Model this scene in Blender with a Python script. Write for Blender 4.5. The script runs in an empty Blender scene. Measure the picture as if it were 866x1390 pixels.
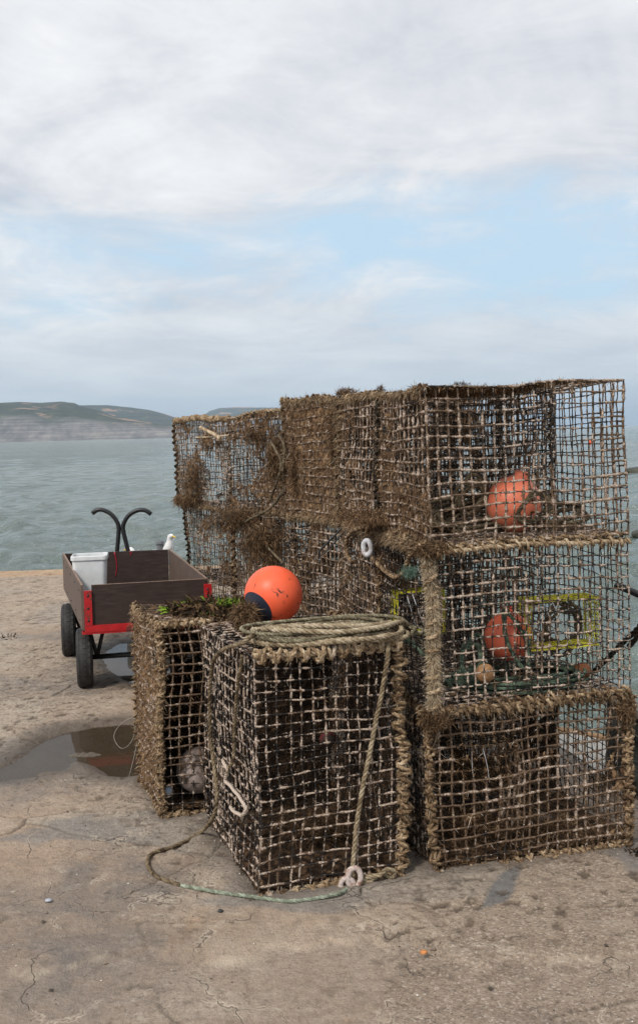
import bpy, math, random
import numpy as np
random.seed(7)
RNG = np.random.default_rng(11)
S = bpy.context.scene
COL = S.collection
V = lambda *a: np.array(a, float)

# ------------------------------------------------------------------ camera maths
FL, CAMH = 1400.0, 1.54          # focal length in photo pixels, eye height
PITCH = math.atan((650 - 588) / FL)
ROLL = math.atan(0.0256)

def ray(u, v):
    x = (u - 433) / FL; y = -(v - 650) / FL
    c, s = math.cos(ROLL), math.sin(ROLL)
    X = x * c + y * s; Y = -x * s + y * c
    cp, sp = math.cos(PITCH), math.sin(PITCH)
    return V(X, cp + Y * sp, -sp + Y * cp)

def G(u, v, z=0.0):
    r = ray(u, v); return V(0, 0, CAMH) + r * ((z - CAMH) / r[2])

def D(u, v, d):
    r = ray(u, v); return V(0, 0, CAMH) + r * (d / r[1])

def onplane(u, v, P, Q, off=0.0):
    n = V(Q[1] - P[1], -(Q[0] - P[0]), 0); n /= np.linalg.norm(n)
    r = ray(u, v); o = V(0, 0, CAMH)
    if np.dot(n[:2], -np.array([P[0], P[1]])) < 0: n = -n      # towards the viewer's side
    t = (np.dot(n, np.array([P[0], P[1], 0])) + off - np.dot(n, o)) / np.dot(n, r)
    return o + r * t

# ------------------------------------------------------------------ noise
def _h(i, j, k, s):
    with np.errstate(over='ignore'):
        n = (i.astype(np.uint64) * np.uint64(374761393) + j.astype(np.uint64) * np.uint64(668265263)
             + k.astype(np.uint64) * np.uint64(2147483647) + np.uint64(s * 974711 + 13))
        n = (n ^ (n >> np.uint64(13))) * np.uint64(1274126177)
        n = n ^ (n >> np.uint64(16))
        n = n * np.uint64(2246822519); n = n ^ (n >> np.uint64(15))
    return (n & np.uint64(0xFFFFFF)).astype(float) / 16777215.0

def vn(p, sc=1.0, seed=0):
    q = np.asarray(p, float) * sc + 1000.0
    sh = q.shape[:-1]; q = q.reshape(-1, q.shape[-1])
    if q.shape[1] == 2: q = np.c_[q, np.full(len(q), 1000.5)]
    i = np.floor(q).astype(np.int64); f = q - i; f = f * f * (3 - 2 * f)
    r = 0
    for a in (0, 1):
        for b in (0, 1):
            for c in (0, 1):
                w = (f[:, 0] if a else 1 - f[:, 0]) * (f[:, 1] if b else 1 - f[:, 1]) * (f[:, 2] if c else 1 - f[:, 2])
                r = r + w * _h(i[:, 0] + a, i[:, 1] + b, i[:, 2] + c, seed)
    return r.reshape(sh)

def fbm(p, sc, seed=0, oct=4):
    r = 0; a = .5; t = 0
    for o in range(oct):
        r = r + a * vn(p, sc, seed + o * 17); t += a; a *= .5; sc *= 2.03
    return r / t

def ss(a, b, x):
    t = np.clip((x - a) / (b - a), 0, 1); return t * t * (3 - 2 * t)

# ------------------------------------------------------------------ mesh builder
class MB:
    def __init__(s): s.v = []; s.q = []; s.t = []; s.a = []; s.n = 0
    def add(s, v, q=None, t=None, att=None):
        v = np.asarray(v, float).reshape(-1, 3)
        if q is not None and len(q): s.q.append(np.asarray(q, np.int64).reshape(-1, 4) + s.n)
        if t is not None and len(t): s.t.append(np.asarray(t, np.int64).reshape(-1, 3) + s.n)
        if att is None: att = np.zeros((len(v), 2))
        att = np.asarray(att, float)
        if att.ndim == 1: att = np.tile(att, (len(v), 1))
        s.v.append(v); s.a.append(att); s.n += len(v)
        return s
    def build(s, name, mat, parent=None, smooth=True, loc=None):
        v = np.concatenate(s.v); a = np.concatenate(s.a)
        q = np.concatenate(s.q) if s.q else np.zeros((0, 4), np.int64)
        t = np.concatenate(s.t) if s.t else np.zeros((0, 3), np.int64)
        base = V(0, 0, 0)
        if parent is not None:
            p = parent
            while p is not None: base = base + np.array(p.location); p = p.parent
        elif loc is not None: base = np.asarray(loc, float)
        v = v - base
        me = bpy.data.meshes.new(name)
        me.vertices.add(len(v)); me.vertices.foreach_set('co', v.ravel())
        nl = len(q) * 4 + len(t) * 3
        me.loops.add(nl); me.loops.foreach_set('vertex_index', np.concatenate([q.ravel(), t.ravel()]).astype(np.int32))
        me.polygons.add(len(q) + len(t))
        st = np.concatenate([np.arange(len(q)) * 4, len(q) * 4 + np.arange(len(t)) * 3]).astype(np.int32)
        me.polygons.foreach_set('loop_start', st)
        me.polygons.foreach_set('use_smooth', np.full(len(st), smooth))
        me.update(calc_edges=True); me.validate()
        for k, nm in enumerate(('enc', 'tone')):
            at = me.attributes.new(nm, 'FLOAT', 'POINT'); at.data.foreach_set('value', a[:, k].astype(np.float32))
        if mat: me.materials.append(mat)
        o = bpy.data.objects.new(name, me); COL.objects.link(o)
        if parent is not None: o.parent = parent
        elif loc is not None: o.location = base
        return o

def tag(o, label=None, cat=None, group=None, kind=None):
    for k, x in (('label', label), ('category', cat), ('group', group), ('kind', kind)):
        if x: o[k] = x
    return o

def empty(name, loc, label, cat, group=None):
    o = bpy.data.objects.new(name, None); COL.objects.link(o); o.location = tuple(loc)
    o.empty_display_size = .1
    return tag(o, label, cat, group)

def frames(P):
    P = np.asarray(P, float); T = np.gradient(P, axis=0); T /= np.linalg.norm(T, axis=1)[:, None] + 1e-12
    up = V(0, 0, 1) if abs(T[0][2]) < .8 else V(1, 0, 0)
    n = np.cross(T[0], up); n /= np.linalg.norm(n); N = [n]
    for i in range(1, len(P)):
        n = N[-1] - T[i] * np.dot(N[-1], T[i]); n /= np.linalg.norm(n) + 1e-12; N.append(n)
    N = np.array(N); return T, N, np.cross(T, N)

def tube(mb, P, r, sides=8, att=(0, 0), cap=True, closed=False):
    P = np.asarray(P, float); T, N, B = frames(P); n = len(P)
    r = np.broadcast_to(np.asarray(r, float), (n,))
    an = np.arange(sides) * 2 * math.pi / sides
    v = P[:, None] + r[:, None, None] * (np.cos(an)[None, :, None] * N[:, None] + np.sin(an)[None, :, None] * B[:, None])
    i = np.arange(n - 1)[:, None] * sides; j = np.arange(sides)[None]; j2 = (j + 1) % sides
    q = np.stack([i + j, i + j2, i + sides + j2, i + sides + j], -1).reshape(-1, 4)
    v = v.reshape(-1, 3); t = None
    att = np.asarray(att, float)
    if att.ndim == 2: att = np.repeat(att, sides, axis=0)
    else: att = np.tile(att, (len(v), 1))
    if cap:
        v = np.concatenate([v, P[:1], P[-1:]]); k = len(v) - 2
        jj = np.arange(sides); j3 = (jj + 1) % sides
        t = np.concatenate([np.stack([jj * 0 + k, j3, jj], -1), np.stack([jj * 0 + k + 1, (n - 1) * sides + jj, (n - 1) * sides + j3], -1)])
        att = np.concatenate([att, att[:1], att[-1:]])
    mb.add(v, q, t, att)

def spline(pts, step=.01):
    P = [np.asarray(p, float) for p in pts]
    P = [2 * P[0] - P[1]] + P + [2 * P[-1] - P[-2]]; out = []
    for a, b, c, d in zip(P, P[1:], P[2:], P[3:]):
        n = max(2, int(np.linalg.norm(c - b) / step)); t = (np.arange(n) / n)[:, None]
        out.append(.5 * (2 * b + (c - a) * t + (2 * a - 5 * b + 4 * c - d) * t ** 2 + (3 * b - a - 3 * c + d) * t ** 3))
    out.append(P[-2][None]); return np.concatenate(out)

def rope(mb, pts, r, pitch=None, step=None, seed=0, tone=.5, enc=0.0, wob=.0, resample=True):
    """laid rope of three strands along a path"""
    pitch = pitch or r * 6.5; step = step or max(.004, r * .75)
    P = spline(pts, step) if resample else np.asarray(pts, float)
    if wob: P = P + (np.stack([vn(P, 14, seed + k) for k in range(3)], -1) - .5) * wob
    T, N, B = frames(P); s = np.r_[0, np.cumsum(np.linalg.norm(np.diff(P, axis=0), axis=1))]
    tn = tone + .5 * (vn(P, 25, seed + 5) - .5) + .3 * (vn(P, 90, seed + 6) - .5)
    en = np.clip(enc + .6 * (vn(P, 40, seed + 9) - .5) * (enc > 0), 0, 1)
    for k in range(3):
        a = s / pitch * 2 * math.pi + k * 2.0944
        Q = P + .5 * r * (np.cos(a)[:, None] * N + np.sin(a)[:, None] * B)
        tube(mb, Q, r * .56, 5, np.stack([en, tn + .1 * (k - 1)], -1), cap=True)

def box(mb, lo, hi, bev=0.0, att=(0, 0), M=None):
    """box with chamfered vertical and horizontal edges"""
    import bmesh
    bm = bmesh.new(); bmesh.ops.create_cube(bm, size=1)
    lo = np.asarray(lo, float); hi = np.asarray(hi, float)
    for v in bm.verts: v.co = tuple(lo + (np.array(v.co) + .5) * (hi - lo))
    if bev: bmesh.ops.bevel(bm, geom=bm.edges[:], offset=bev, segments=2, affect='EDGES', profile=.5)
    bm.verts.ensure_lookup_table(); bm.verts.index_update()
    v = np.array([x.co[:] for x in bm.verts])
    if M is not None: v = M(v)
    tr = []; qd = []
    for f in bm.faces:
        idx = [x.index for x in f.verts]
        if len(idx) == 4: qd.append(idx)
        else:
            for i in range(1, len(idx) - 1): tr.append([idx[0], idx[i], idx[i + 1]])
    mb.add(v, qd, tr, att); bm.free()

def lathe(mb, prof, c, axis=(0, 0, 1), seg=40, att=None, noise=0, seed=0):
    axis = np.asarray(axis, float); axis /= np.linalg.norm(axis)
    x = np.cross(axis, V(0, 0, 1) if abs(axis[2]) < .9 else V(1, 0, 0)); x /= np.linalg.norm(x); y = np.cross(axis, x)
    a = np.arange(seg) * 2 * math.pi / seg; pr = np.asarray(prof, float)
    v = np.asarray(c) + pr[:, 1, None, None] * axis + pr[:, 0, None, None] * (np.cos(a)[None, :, None] * x + np.sin(a)[None, :, None] * y)
    if noise: v = v + noise * (np.stack([fbm(v, 20, seed + k) for k in range(3)], -1) - .5)
    n = len(pr); i = np.arange(n - 1)[:, None] * seg; j = np.arange(seg)[None]; j2 = (j + 1) % seg
    q = np.stack([i + j, i + j2, i + seg + j2, i + seg + j], -1).reshape(-1, 4)
    at = None
    if att is not None: at = np.repeat(np.asarray(att, float), seg, axis=0)
    mb.add(v, q, None, at)

def blades(mb, base, d, L, w, tone, enc=0.0):
    """thin curved blades: base points, directions, lengths, widths"""
    n = len(base)
    if n == 0: return
    d = d / (np.linalg.norm(d, axis=1)[:, None] + 1e-9)
    s = np.cross(d, RNG.normal(size=(n, 3))); s /= np.linalg.norm(s, axis=1)[:, None] + 1e-9
    L = np.broadcast_to(L, (n,))[:, None]; w = np.broadcast_to(w, (n,))[:, None]
    bend = RNG.normal(size=(n, 3)) * L * .25; bend[:, 2] -= .12 * L[:, 0]
    m = base + d * L * .5 + bend * .3; tip = base + d * L + bend
    v = np.stack([base - s * w * .5, base + s * w * .5, m + s * w * .45, m - s * w * .45, tip], 1).reshape(-1, 3)
    i = np.arange(n) * 5
    q = np.stack([i, i + 1, i + 2, i + 3], -1); t = np.stack([i + 3, i + 2, i + 4], -1)
    tone = np.broadcast_to(tone, (n,)); en = np.broadcast_to(enc, (n,))
    mb.add(v, q, t, np.repeat(np.stack([en, tone], -1), 5, axis=0))

# ------------------------------------------------------------------ materials
def newmat(name):
    m = bpy.data.materials.new(name); m.use_nodes = True; nt = m.node_tree
    b = nt.nodes['Principled BSDF']; return m, nt, b

class NT:
    def __init__(s, nt): s.nt = nt
    def n(s, t, **k):
        x = s.nt.nodes.new(t)
        for a, b in k.items(): setattr(x, a, b)
        return x
    def l(s, a, b): s.nt.links.new(a, b)
    def attr(s, nm): return s.n('ShaderNodeAttribute', attribute_name=nm).outputs['Fac']
    def co(s, k='Object'): return s.n('ShaderNodeTexCoord').outputs[k]
    def noise(s, sc, det=4, ro=.6, vec=None, dist=0):
        x = s.n('ShaderNodeTexNoise'); x.inputs['Scale'].default_value = sc; x.inputs['Detail'].default_value = det
        x.inputs['Roughness'].default_value = ro; x.inputs['Distortion'].default_value = dist
        s.l(vec if vec is not None else s.co(), x.inputs['Vector']); return x.outputs['Fac']
    def ramp(s, fac, st, interp='LINEAR'):
        x = s.n('ShaderNodeValToRGB'); e = x.color_ramp.elements; x.color_ramp.interpolation = interp
        while len(e) < len(st): e.new(.5)
        for i, (p, c) in enumerate(st):
            e[i].position = p; e[i].color = (*c, 1) if not isinstance(c, (int, float)) else (c, c, c, 1)
        s.l(fac, x.inputs[0]); return x.outputs[0]
    def mix(s, f, a, b, mode='MIX'):
        x = s.n('ShaderNodeMix', data_type='RGBA', blend_type=mode)
        for i, val in ((0, f), (6, a), (7, b)):
            if isinstance(val, (int, float)): x.inputs[i].default_value = val if i == 0 else (val, val, val, 1)
            elif isinstance(val, tuple): x.inputs[i].default_value = (*val, 1)
            else: s.l(val, x.inputs[i])
        return x.outputs[2]
    def math(s, op, a, b=0.0, c=None, clamp=False):
        x = s.n('ShaderNodeMath', operation=op, use_clamp=clamp)
        for i, val in ((0, a), (1, b), (2, c)):
            if val is None: continue
            if isinstance(val, (int, float)): x.inputs[i].default_value = val
            else: s.l(val, x.inputs[i])
        return x.outputs[0]
    def bump(s, h, st, dist, bsdf, normal=None):
        x = s.n('ShaderNodeBump'); x.inputs['Strength'].default_value = st; x.inputs['Distance'].default_value = dist
        s.l(h, x.inputs['Height'])
        if normal: s.l(normal, x.inputs['Normal'])
        s.l(x.outputs[0], bsdf.inputs['Normal']); return x.outputs[0]

def m_wire():
    m, nt, b = newmat('fouled_wire'); k = NT(nt)
    enc, tone = k.attr('enc'), k.attr('tone')
    clean = k.ramp(k.noise(60, 3), [(.3, (.004, .004, .005)), (.75, (.022, .017, .013))])
    weed = k.ramp(k.noise(150, 3), [(.25, (.030, .017, .009)), (.5, (.115, .070, .040)), (.8, (.29, .20, .125))])
    shell = k.ramp(k.noise(240, 3), [(.34, (.17, .105, .07)), (.48, (.35, .245, .175)), (.57, (.60, .50, .41)), (.72, (.78, .72, .64))])
    c = k.mix(k.ramp(k.math('ADD', tone, k.math('MULTIPLY', k.math('SUBTRACT', k.noise(130, 3), .5), .55)), [(.47, 0.), (.60, 1.)]), clean, weed)
    c = k.mix(k.ramp(k.math('ADD', enc, k.math('MULTIPLY', k.math('SUBTRACT', k.noise(170, 4, .75), .5), 1.9)), [(.635, 0.), (.68, 1.)]), c, shell)
    k.l(c, b.inputs['Base Color']); b.inputs['Roughness'].default_value = .75
    k.bump(k.noise(260, 4), .7, .004, b); return m

def m_weed(name, cols):
    m, nt, b = newmat(name); k = NT(nt)
    c = k.ramp(k.math('ADD', k.attr('tone'), k.math('MULTIPLY', k.math('SUBTRACT', k.noise(45, 4), .5), .5)), cols)
    c = k.mix(k.ramp(k.attr('enc'), [(.5, 0.), (.8, 1.)]), c, (.52, .46, .38))
    k.l(c, b.inputs['Base Color']); b.inputs['Roughness'].default_value = .85
    b.inputs['Specular IOR Level'].default_value = .25
    k.bump(k.noise(300, 4), .8, .004, b); return m

def m_rope(name, cols):
    m, nt, b = newmat(name); k = NT(nt)
    v = k.math('ADD', k.attr('tone'), k.math('MULTIPLY', k.math('SUBTRACT', k.noise(110, 5, .7), .5), 1.5))
    c = k.ramp(v, cols)
    c = k.mix(k.ramp(k.math('ADD', k.attr('enc'), k.math('MULTIPLY', k.math('SUBTRACT', k.noise(160, 3), .5), .4)), [(.5, 0.), (.62, 1.)]), c, (.56, .46, .38))
    k.l(c, b.inputs['Base Color']); b.inputs['Roughness'].default_value = .85
    b.inputs['Specular IOR Level'].default_value = .25
    k.bump(k.noise(420, 4), .8, .003, b); return m

def m_plain(name, col, rough=.6, metal=0, n=40, var=.25, bump=.2, bd=.002, spec=None, dirt=None, dth=(.55, .7)):
    m, nt, b = newmat(name); k = NT(nt)
    lo = tuple(x * (1 - var) for x in col); hi = tuple(min(1, x * (1 + var)) for x in col)
    c = k.ramp(k.noise(n, 5), [(.3, lo), (.7, hi)])
    if dirt: c = k.mix(k.ramp(k.noise(n * .5, 6, .7), [(dth[0], 0.), (dth[1], 1.)]), c, dirt)
    k.l(c, b.inputs['Base Color']); b.inputs['Metallic'].default_value = metal
    k.l(k.ramp(k.noise(n * 1.7, 4), [(.3, max(0, rough - .12)), (.7, min(1, rough + .12))]), b.inputs['Roughness'])
    if spec is not None: b.inputs['Specular IOR Level'].default_value = spec
    if bump: k.bump(k.noise(n * 4, 4), bump, bd, b)
    return m

WIRE = m_wire()
WEED = m_weed('brown_weed', [(.1, (.022, .012, .006)), (.45, (.12, .068, .034)), (.8, (.33, .21, .115))])
TANW = m_weed('tan_hair', [(.1, (.16, .11, .065)), (.5, (.34, .25, .155)), (.9, (.52, .42, .29))])
KELP = m_weed('kelp', [(.05, (.018, .012, .007)), (.3, (.05, .028, .012)), (.5, (.14, .08, .04)), (.62, (.03, .045, .008)), (.8, (.085, .15, .015)), (1, (.25, .4, .03))])
LASH = m_rope('lashing_rope', [(.0, (.025, .014, .008)), (.35, (.11, .066, .034)), (.6, (.28, .19, .11)), (.8, (.43, .32, .20)), (1, (.60, .49, .35))])
TANROPE = m_rope('tan_rope', [(.0, (.05, .032, .018)), (.4, (.18, .132, .078)), (.7, (.36, .285, .185)), (1, (.52, .44, .32))])
GREENROPE = m_rope('green_rope', [(.0, (.02, .025, .015)), (.4, (.06, .08, .055)), (.7, (.14, .19, .13)), (1, (.30, .38, .28))])
PALEGREEN = m_rope('pale_green_rope', [(.0, (.09, .085, .06)), (.4, (.20, .22, .16)), (.7, (.34, .38, .29)), (1, (.50, .55, .44))])
DARKROPE = m_rope('dark_rope', [(.0, (.015, .011, .007)), (.4, (.055, .04, .024)), (.8, (.14, .105, .065)), (1, (.24, .19, .12))])
YELLOW = m_plain('yellow_twine', (.80, .72, .03), .6, n=70, var=.3, dirt=(.2, .15, .06), dth=(.5, .6))
WHITEP = m_plain('white_plastic', (.72, .72, .74), .45, n=30, var=.08, dirt=(.42, .33, .27), dth=(.55, .65))
BLACK = m_plain('black_metal', (.012, .012, .013), .45, n=30, var=.3, bump=.15)

def m_buoy(name, col, dark=True, fade=(.75, .38, .28), dirt=.56):
    m, nt, b = newmat(name); k = NT(nt)
    c = k.ramp(k.noise(9, 4), [(.3, col), (.75, tuple(.75 * a + .25 * f for a, f in zip(col, fade)))])
    c = k.mix(k.ramp(k.noise(26, 6, .75, dist=.6), [(dirt, 0.), (dirt + .07, 1.)]), c, (.05, .035, .025))
    c = k.mix(k.ramp(k.math('ADD', k.attr('enc'), k.math('MULTIPLY', k.noise(60, 4), .12)), [(.5, 0.), (.53, 1.)]), c, (.018, .022, .038))
    k.l(c, b.inputs['Base Color']); b.inputs['Roughness'].default_value = .42
    b.inputs['Specular IOR Level'].default_value = .35
    b.inputs['Subsurface Weight'].default_value = .0
    k.bump(k.noise(55, 5), .12, .004, b); return m
ORANGE = m_buoy('orange_vinyl', (.90, .115, .042), fade=(.95, .28, .16), dirt=.595)
DIRTYOR = m_buoy('dirty_orange_vinyl', (.95, .24, .13), fade=(.95, .45, .32), dirt=.60)

# ------------------------------------------------------------------ camera
cam = bpy.data.cameras.new('camera'); co = bpy.data.objects.new('camera', cam); COL.objects.link(co)
cam.sensor_fit = 'VERTICAL'; cam.sensor_height = 36; cam.lens = 36 * FL / 1390
cam.shift_y = -45 / 1390; cam.clip_end = 60000; cam.clip_start = .05
import mathutils
co.rotation_mode = 'QUATERNION'
# roll: the horizon rises to the right, so the camera is turned clockwise about its view axis
q = mathutils.Euler((math.pi / 2 - PITCH, 0, 0)).to_quaternion() @ mathutils.Quaternion((0, 0, 1), -ROLL)
co.rotation_quaternion = q; co.location = (0, 0, CAMH); S.camera = co

# ------------------------------------------------------------------ sky and sun
SUN_EL, SUN_AZ = math.radians(46), math.radians(-146)    # azimuth from +Y clockwise: behind the camera, to the left
sd = V(math.sin(SUN_AZ) * math.cos(SUN_EL), math.cos(SUN_AZ) * math.cos(SUN_EL), math.sin(SUN_EL))
sl = bpy.data.lights.new('sun', 'SUN'); sl.energy = 2.3; sl.angle = math.radians(10); sl.color = (1, .95, .88)
so = bpy.data.objects.new('sun', sl); COL.objects.link(so)
so.rotation_euler = mathutils.Vector(tuple(sd)).to_track_quat('Z', 'Y').to_euler(); so.location = (-5, -5, 12)

w = bpy.data.worlds.new('World'); S.world = w; w.use_nodes = True; k = NT(w.node_tree)
bg = w.node_tree.nodes['Background']
sky = k.n('ShaderNodeTexSky', sky_type='NISHITA', sun_disc=False); sky.sun_elevation = SUN_EL; sky.sun_rotation = SUN_AZ
sky.air_density = 1.0; sky.dust_density = 1.5; sky.ozone_density = 1.0
dirv = k.co('Generated')
sep = k.n('ShaderNodeSeparateXYZ'); k.l(dirv, sep.inputs[0])
el = k.math('MAXIMUM', sep.outputs[2], 0.0)
den = k.math('ADD', el, .16)
cmb = k.n('ShaderNodeCombineXYZ')
k.l(k.math('DIVIDE', sep.outputs[0], den), cmb.inputs[0]); k.l(k.math('DIVIDE', sep.outputs[1], den), cmb.inputs[1])
cv = cmb.outputs[0]
mp = k.n('ShaderNodeMapping'); k.l(cv, mp.inputs[0]); mp.inputs['Location'].default_value = (1.35, 5.2, .4)
n1 = k.noise(.62, 10, .60, mp.outputs[0], .5)
n2 = k.noise(2.3, 9, .66, mp.outputs[0], .6)
n3 = k.noise(.9, 8, .6, cv, .8)
# cover: thinner in a band some 8 to 13 degrees up, closed overhead and hazy low down
cover = k.ramp(el, [(0, .78), (.07, .70), (.115, .545), (.15, .497), (.195, .495), (.24, .64), (.36, .90)])
cl = k.math('ADD', k.math('ADD', k.math('MULTIPLY', n1, .66), k.math('MULTIPLY', n2, .30)), k.math('SUBTRACT', cover, .5))
mask = k.ramp(cl, [(.44, 0.), (.57, 1.)])
shade = k.ramp(k.math('ADD', k.math('MULTIPLY', n3, .6), k.math('MULTIPLY', n2, .4)),
               [(.38, (4.9, 5.15, 5.65)), (.46, (6.0, 6.15, 6.55)), (.53, (7.0, 7.1, 7.3)), (.62, (8.1, 8.15, 8.2))])
shade = k.mix(k.ramp(el, [(0, .8), (.16, .0)]), shade, (5.7, 6.45, 6.9))
for_blue = k.mix(.85, sky.outputs[0], (4.9, 6.6, 8.0))
c = k.mix(mask, for_blue, shade)
k.l(c, bg.inputs['Color']); bg.inputs['Strength'].default_value = .1

# ------------------------------------------------------------------ the quay
PUD1 = np.array([G(u, v)[:2] for u, v in ((-60, 1046), (0, 1043), (38, 1022), (62, 1003), (92, 992), (130, 986), (170, 982), (215, 985), (230, 1030), (200, 1052), (170, 1056), (150, 1053), (128, 1040), (104, 1033), (88, 1046), (50, 1056), (0, 1061), (-60, 1066))])
PUD2 = np.array([G(u, v)[:2] for u, v in ((150, 912), (138, 900), (142, 884), (165, 872), (215, 868), (260, 880), (262, 915), (230, 930), (186, 932), (165, 922))])
def polydist(x, y, poly):
    """signed distance, positive inside"""
    ins = np.zeros(x.shape, bool); dm = np.full(x.shape, 1e9)
    n = len(poly)
    for i in range(n):
        ax, ay = poly[i]; bx, by = poly[(i + 1) % n]
        c1 = ((ay > y) != (by > y)) & (x < (bx - ax) * (y - ay) / (by - ay + 1e-12) + ax); ins ^= c1
        dx, dy = bx - ax, by - ay; t = np.clip(((x - ax) * dx + (y - ay) * dy) / (dx * dx + dy * dy), 0, 1)
        dm = np.minimum(dm, np.hypot(x - ax - t * dx, y - ay - t * dy))
    return np.where(ins, dm, -dm)
def axis(parts):
    out = []
    for a, b, st in parts: out.append(np.arange(a, b, st))
    out.append([parts[-1][1]]); return np.concatenate(out)
xs = axis([(-60, -10, 2.5), (-10, -4, .25), (-4, -2.2, .03), (-2.2, 1.6, .0085), (1.6, 3, .05), (3, 10, .5), (10, 30, 2.5)])
ys = axis([(-30, -2, 2.), (-2, 2.4, .11), (2.4, 5.2, .0085), (5.2, 7.2, .014), (7.2, 11.8, .032), (11.8, 12.5, .02), (12.5, 16, .5)])
X, Y = np.meshgrid(xs, ys)
P2 = np.stack([X, Y], -1)
wx = X + .16 * (fbm(P2, 2.2, 3) - .5) + .03 * (vn(P2, 14, 8) - .5); wy = Y + .16 * (fbm(P2, 2.2, 4) - .5) + .03 * (vn(P2, 14, 9) - .5)
near = ((X > -5) & (X < 3) & (Y > 2) & (Y < 12.4))
seeds = []
r_ = np.random.default_rng(5)
for gy in np.arange(1.6, 13.5, .62):
    for gx in np.arange(-6, 4, .85):
        seeds.append((gx + r_.uniform(-.36, .36), gy + r_.uniform(-.27, .27)))
seeds = np.array(seeds); sh = r_.uniform(0, 1, len(seeds)); st_ = r_.uniform(0, 1, len(seeds))
d1 = np.full(X.shape, 9e9); d2 = d1.copy(); idx = np.zeros(X.shape, int)
for i, (sx, sy) in enumerate(seeds):
    d = np.hypot((wx - sx) * .8, (wy - sy) * 1.15)
    nb = d < d1; d2 = np.where(nb, d1, np.minimum(d2, d)); idx = np.where(nb, i, idx); d1 = np.where(nb, d, d1)
edge = d2 - d1
crackw = .004 + .012 * vn(P2, 5, 21)
open_ = ss(.30, .55, vn(P2, 2.4, 33)) * (1 - .75 * 1.33 * ss(.55, .35, np.abs(X - .1)) * ss(3.38, 3.3, Y))
crack = (1 - ss(0, 1, edge / crackw)) * open_ * (Y < 12)
slab_h = (sh[idx] - .5) * .010 * ss(0, .04, edge)
slab_t = st_[idx]
big = fbm(P2, 1.1, 41, 5); mid = fbm(P2, 6, 51, 5); fine = fbm(P2, 40, 61, 3)
agg = ss(-.03, .03, .9 * (X - .30) - .55 * (Y - 3.15) + 1.1 * (fbm(P2, 3.0, 171, 5) - .5)) * ss(5.0, 4.2, Y)
grey = ss(.50, .53, fbm(P2 * V(.8, 1.5), 1.35, 181, 5) - .05 * slab_t)
# pock-marked rough render on the left, smooth worn stone elsewhere
rough = ss(.50, .62, fbm(P2, .9, 71, 3) + .25 * ss(-.9, -1.7, X) * ss(4.6, 5.4, Y))
pits = ss(.60, .68, .5 * vn(P2, 30, 81) + .5 * fbm(P2, 60, 82, 2)) * (.25 + .75 * rough)
Z = slab_h * .8 + (big - .5) * .012 + (mid - .5) * .013 + (fine - .5) * .006 * (1 + rough) - crack * .014 - pits * .007 + .002 - .006 * agg + agg * (vn(P2, 70, 191) - .5) * .003
# spalled rim where an overlay of screed has broken away near the camera
spall = fbm(P2, 1.7, 91, 5) - .5 + (Y - 3.02 - .10 * X) * .9
Z += .012 * ss(-.02, .02, spall)
rim = np.exp(-(spall / .016) ** 2) * ss(.45, .6, vn(P2, 4, 95)) * ss(.35, .6, fbm(P2, 22, 96, 3))
pd1 = polydist(X, Y, PUD1) + .06 * (fbm(P2, 6, 101) - .5); pd2 = polydist(X, Y, PUD2) + .10 * (fbm(P2, 5, 102) - .5)
pd = np.maximum(pd1, pd2)
t = ss(-.10, .05, pd)
Z = Z * (1 - .8 * t) - .020 * ss(-.045, .05, pd) + .004
isl = np.exp(-((X + 1.18) ** 2 / .09 ** 2 + (Y - 4.98) ** 2 / .028 ** 2)) + .8 * np.exp(-((X + 1.30) ** 2 / .05 ** 2 + (Y - 4.70) ** 2 / .02 ** 2)) + .9 * np.exp(-((X + 1.12) ** 2 / .13 ** 2 + (Y - 6.60) ** 2 / .05 ** 2))
Z += isl * .022 * (.7 + .6 * vn(P2, 60, 5))
for (cx_, cy_) in ((.37, 3.6), (.02, 3.7), (-.6, 4.3)):      # pots bed on level stone
    pass
wet = np.clip(ss(-.24, .0, pd + .10 * (fbm(P2, 9, 211) - .5)) + .75 * ss(.52, .70, fbm(P2, 1.6, 111, 4)) * ss(-.9, -.2, pd) * 0, 0, 1)
damp = ss(.50, .64, fbm(P2, 1.25, 121, 5))
xr = np.interp(Y, [-30, 1, 2, 3.4, 3.85, 4.2, 4.9, 6, 9, 12.6], [30, 8, 2.6, 1.75, 1.45, 1.26, 1.12, 1.12, 1.0, .7])
de = np.minimum(12.15 + .05 * (vn(P2, .8, 131) - .5) + .03 * (vn(P2, 6, 132) - .5) - Y, (xr + .05 * (vn(P2, 5, 133) - .5)) - X)
Z = np.where(de < 0, Z - 2.8 * ss(0, .10, -de), Z - .02 * np.exp(-de / .03))
Z = Z + .05 * (fbm(np.stack([X, Y], -1), 4, 140) - .5) * (de < 0)
sand = ss(11.35, 11.75, Y + .25 * (fbm(P2, 2, 150) - .5))
contact_shade = np.zeros(X.shape)
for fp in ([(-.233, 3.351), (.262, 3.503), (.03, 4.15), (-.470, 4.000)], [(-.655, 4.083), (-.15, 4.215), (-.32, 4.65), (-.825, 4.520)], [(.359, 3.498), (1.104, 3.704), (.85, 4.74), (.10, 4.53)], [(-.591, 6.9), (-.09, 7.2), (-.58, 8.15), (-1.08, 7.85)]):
    contact_shade = np.maximum(contact_shade, ss(-.09, -.005, polydist(X, Y, np.array(fp)) + .07 * (fbm(P2, 9, 201) - .5)))
n_, m_ = X.shape
ii = np.arange(n_ * m_).reshape(n_, m_)
q = np.stack([ii[:-1, :-1], ii[:-1, 1:], ii[1:, 1:], ii[1:, :-1]], -1).reshape(-1, 4)
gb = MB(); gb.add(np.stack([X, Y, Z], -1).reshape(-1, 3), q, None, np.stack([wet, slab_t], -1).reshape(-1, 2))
gm, nt, b = newmat('quay_stone'); k = NT(nt)
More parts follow.
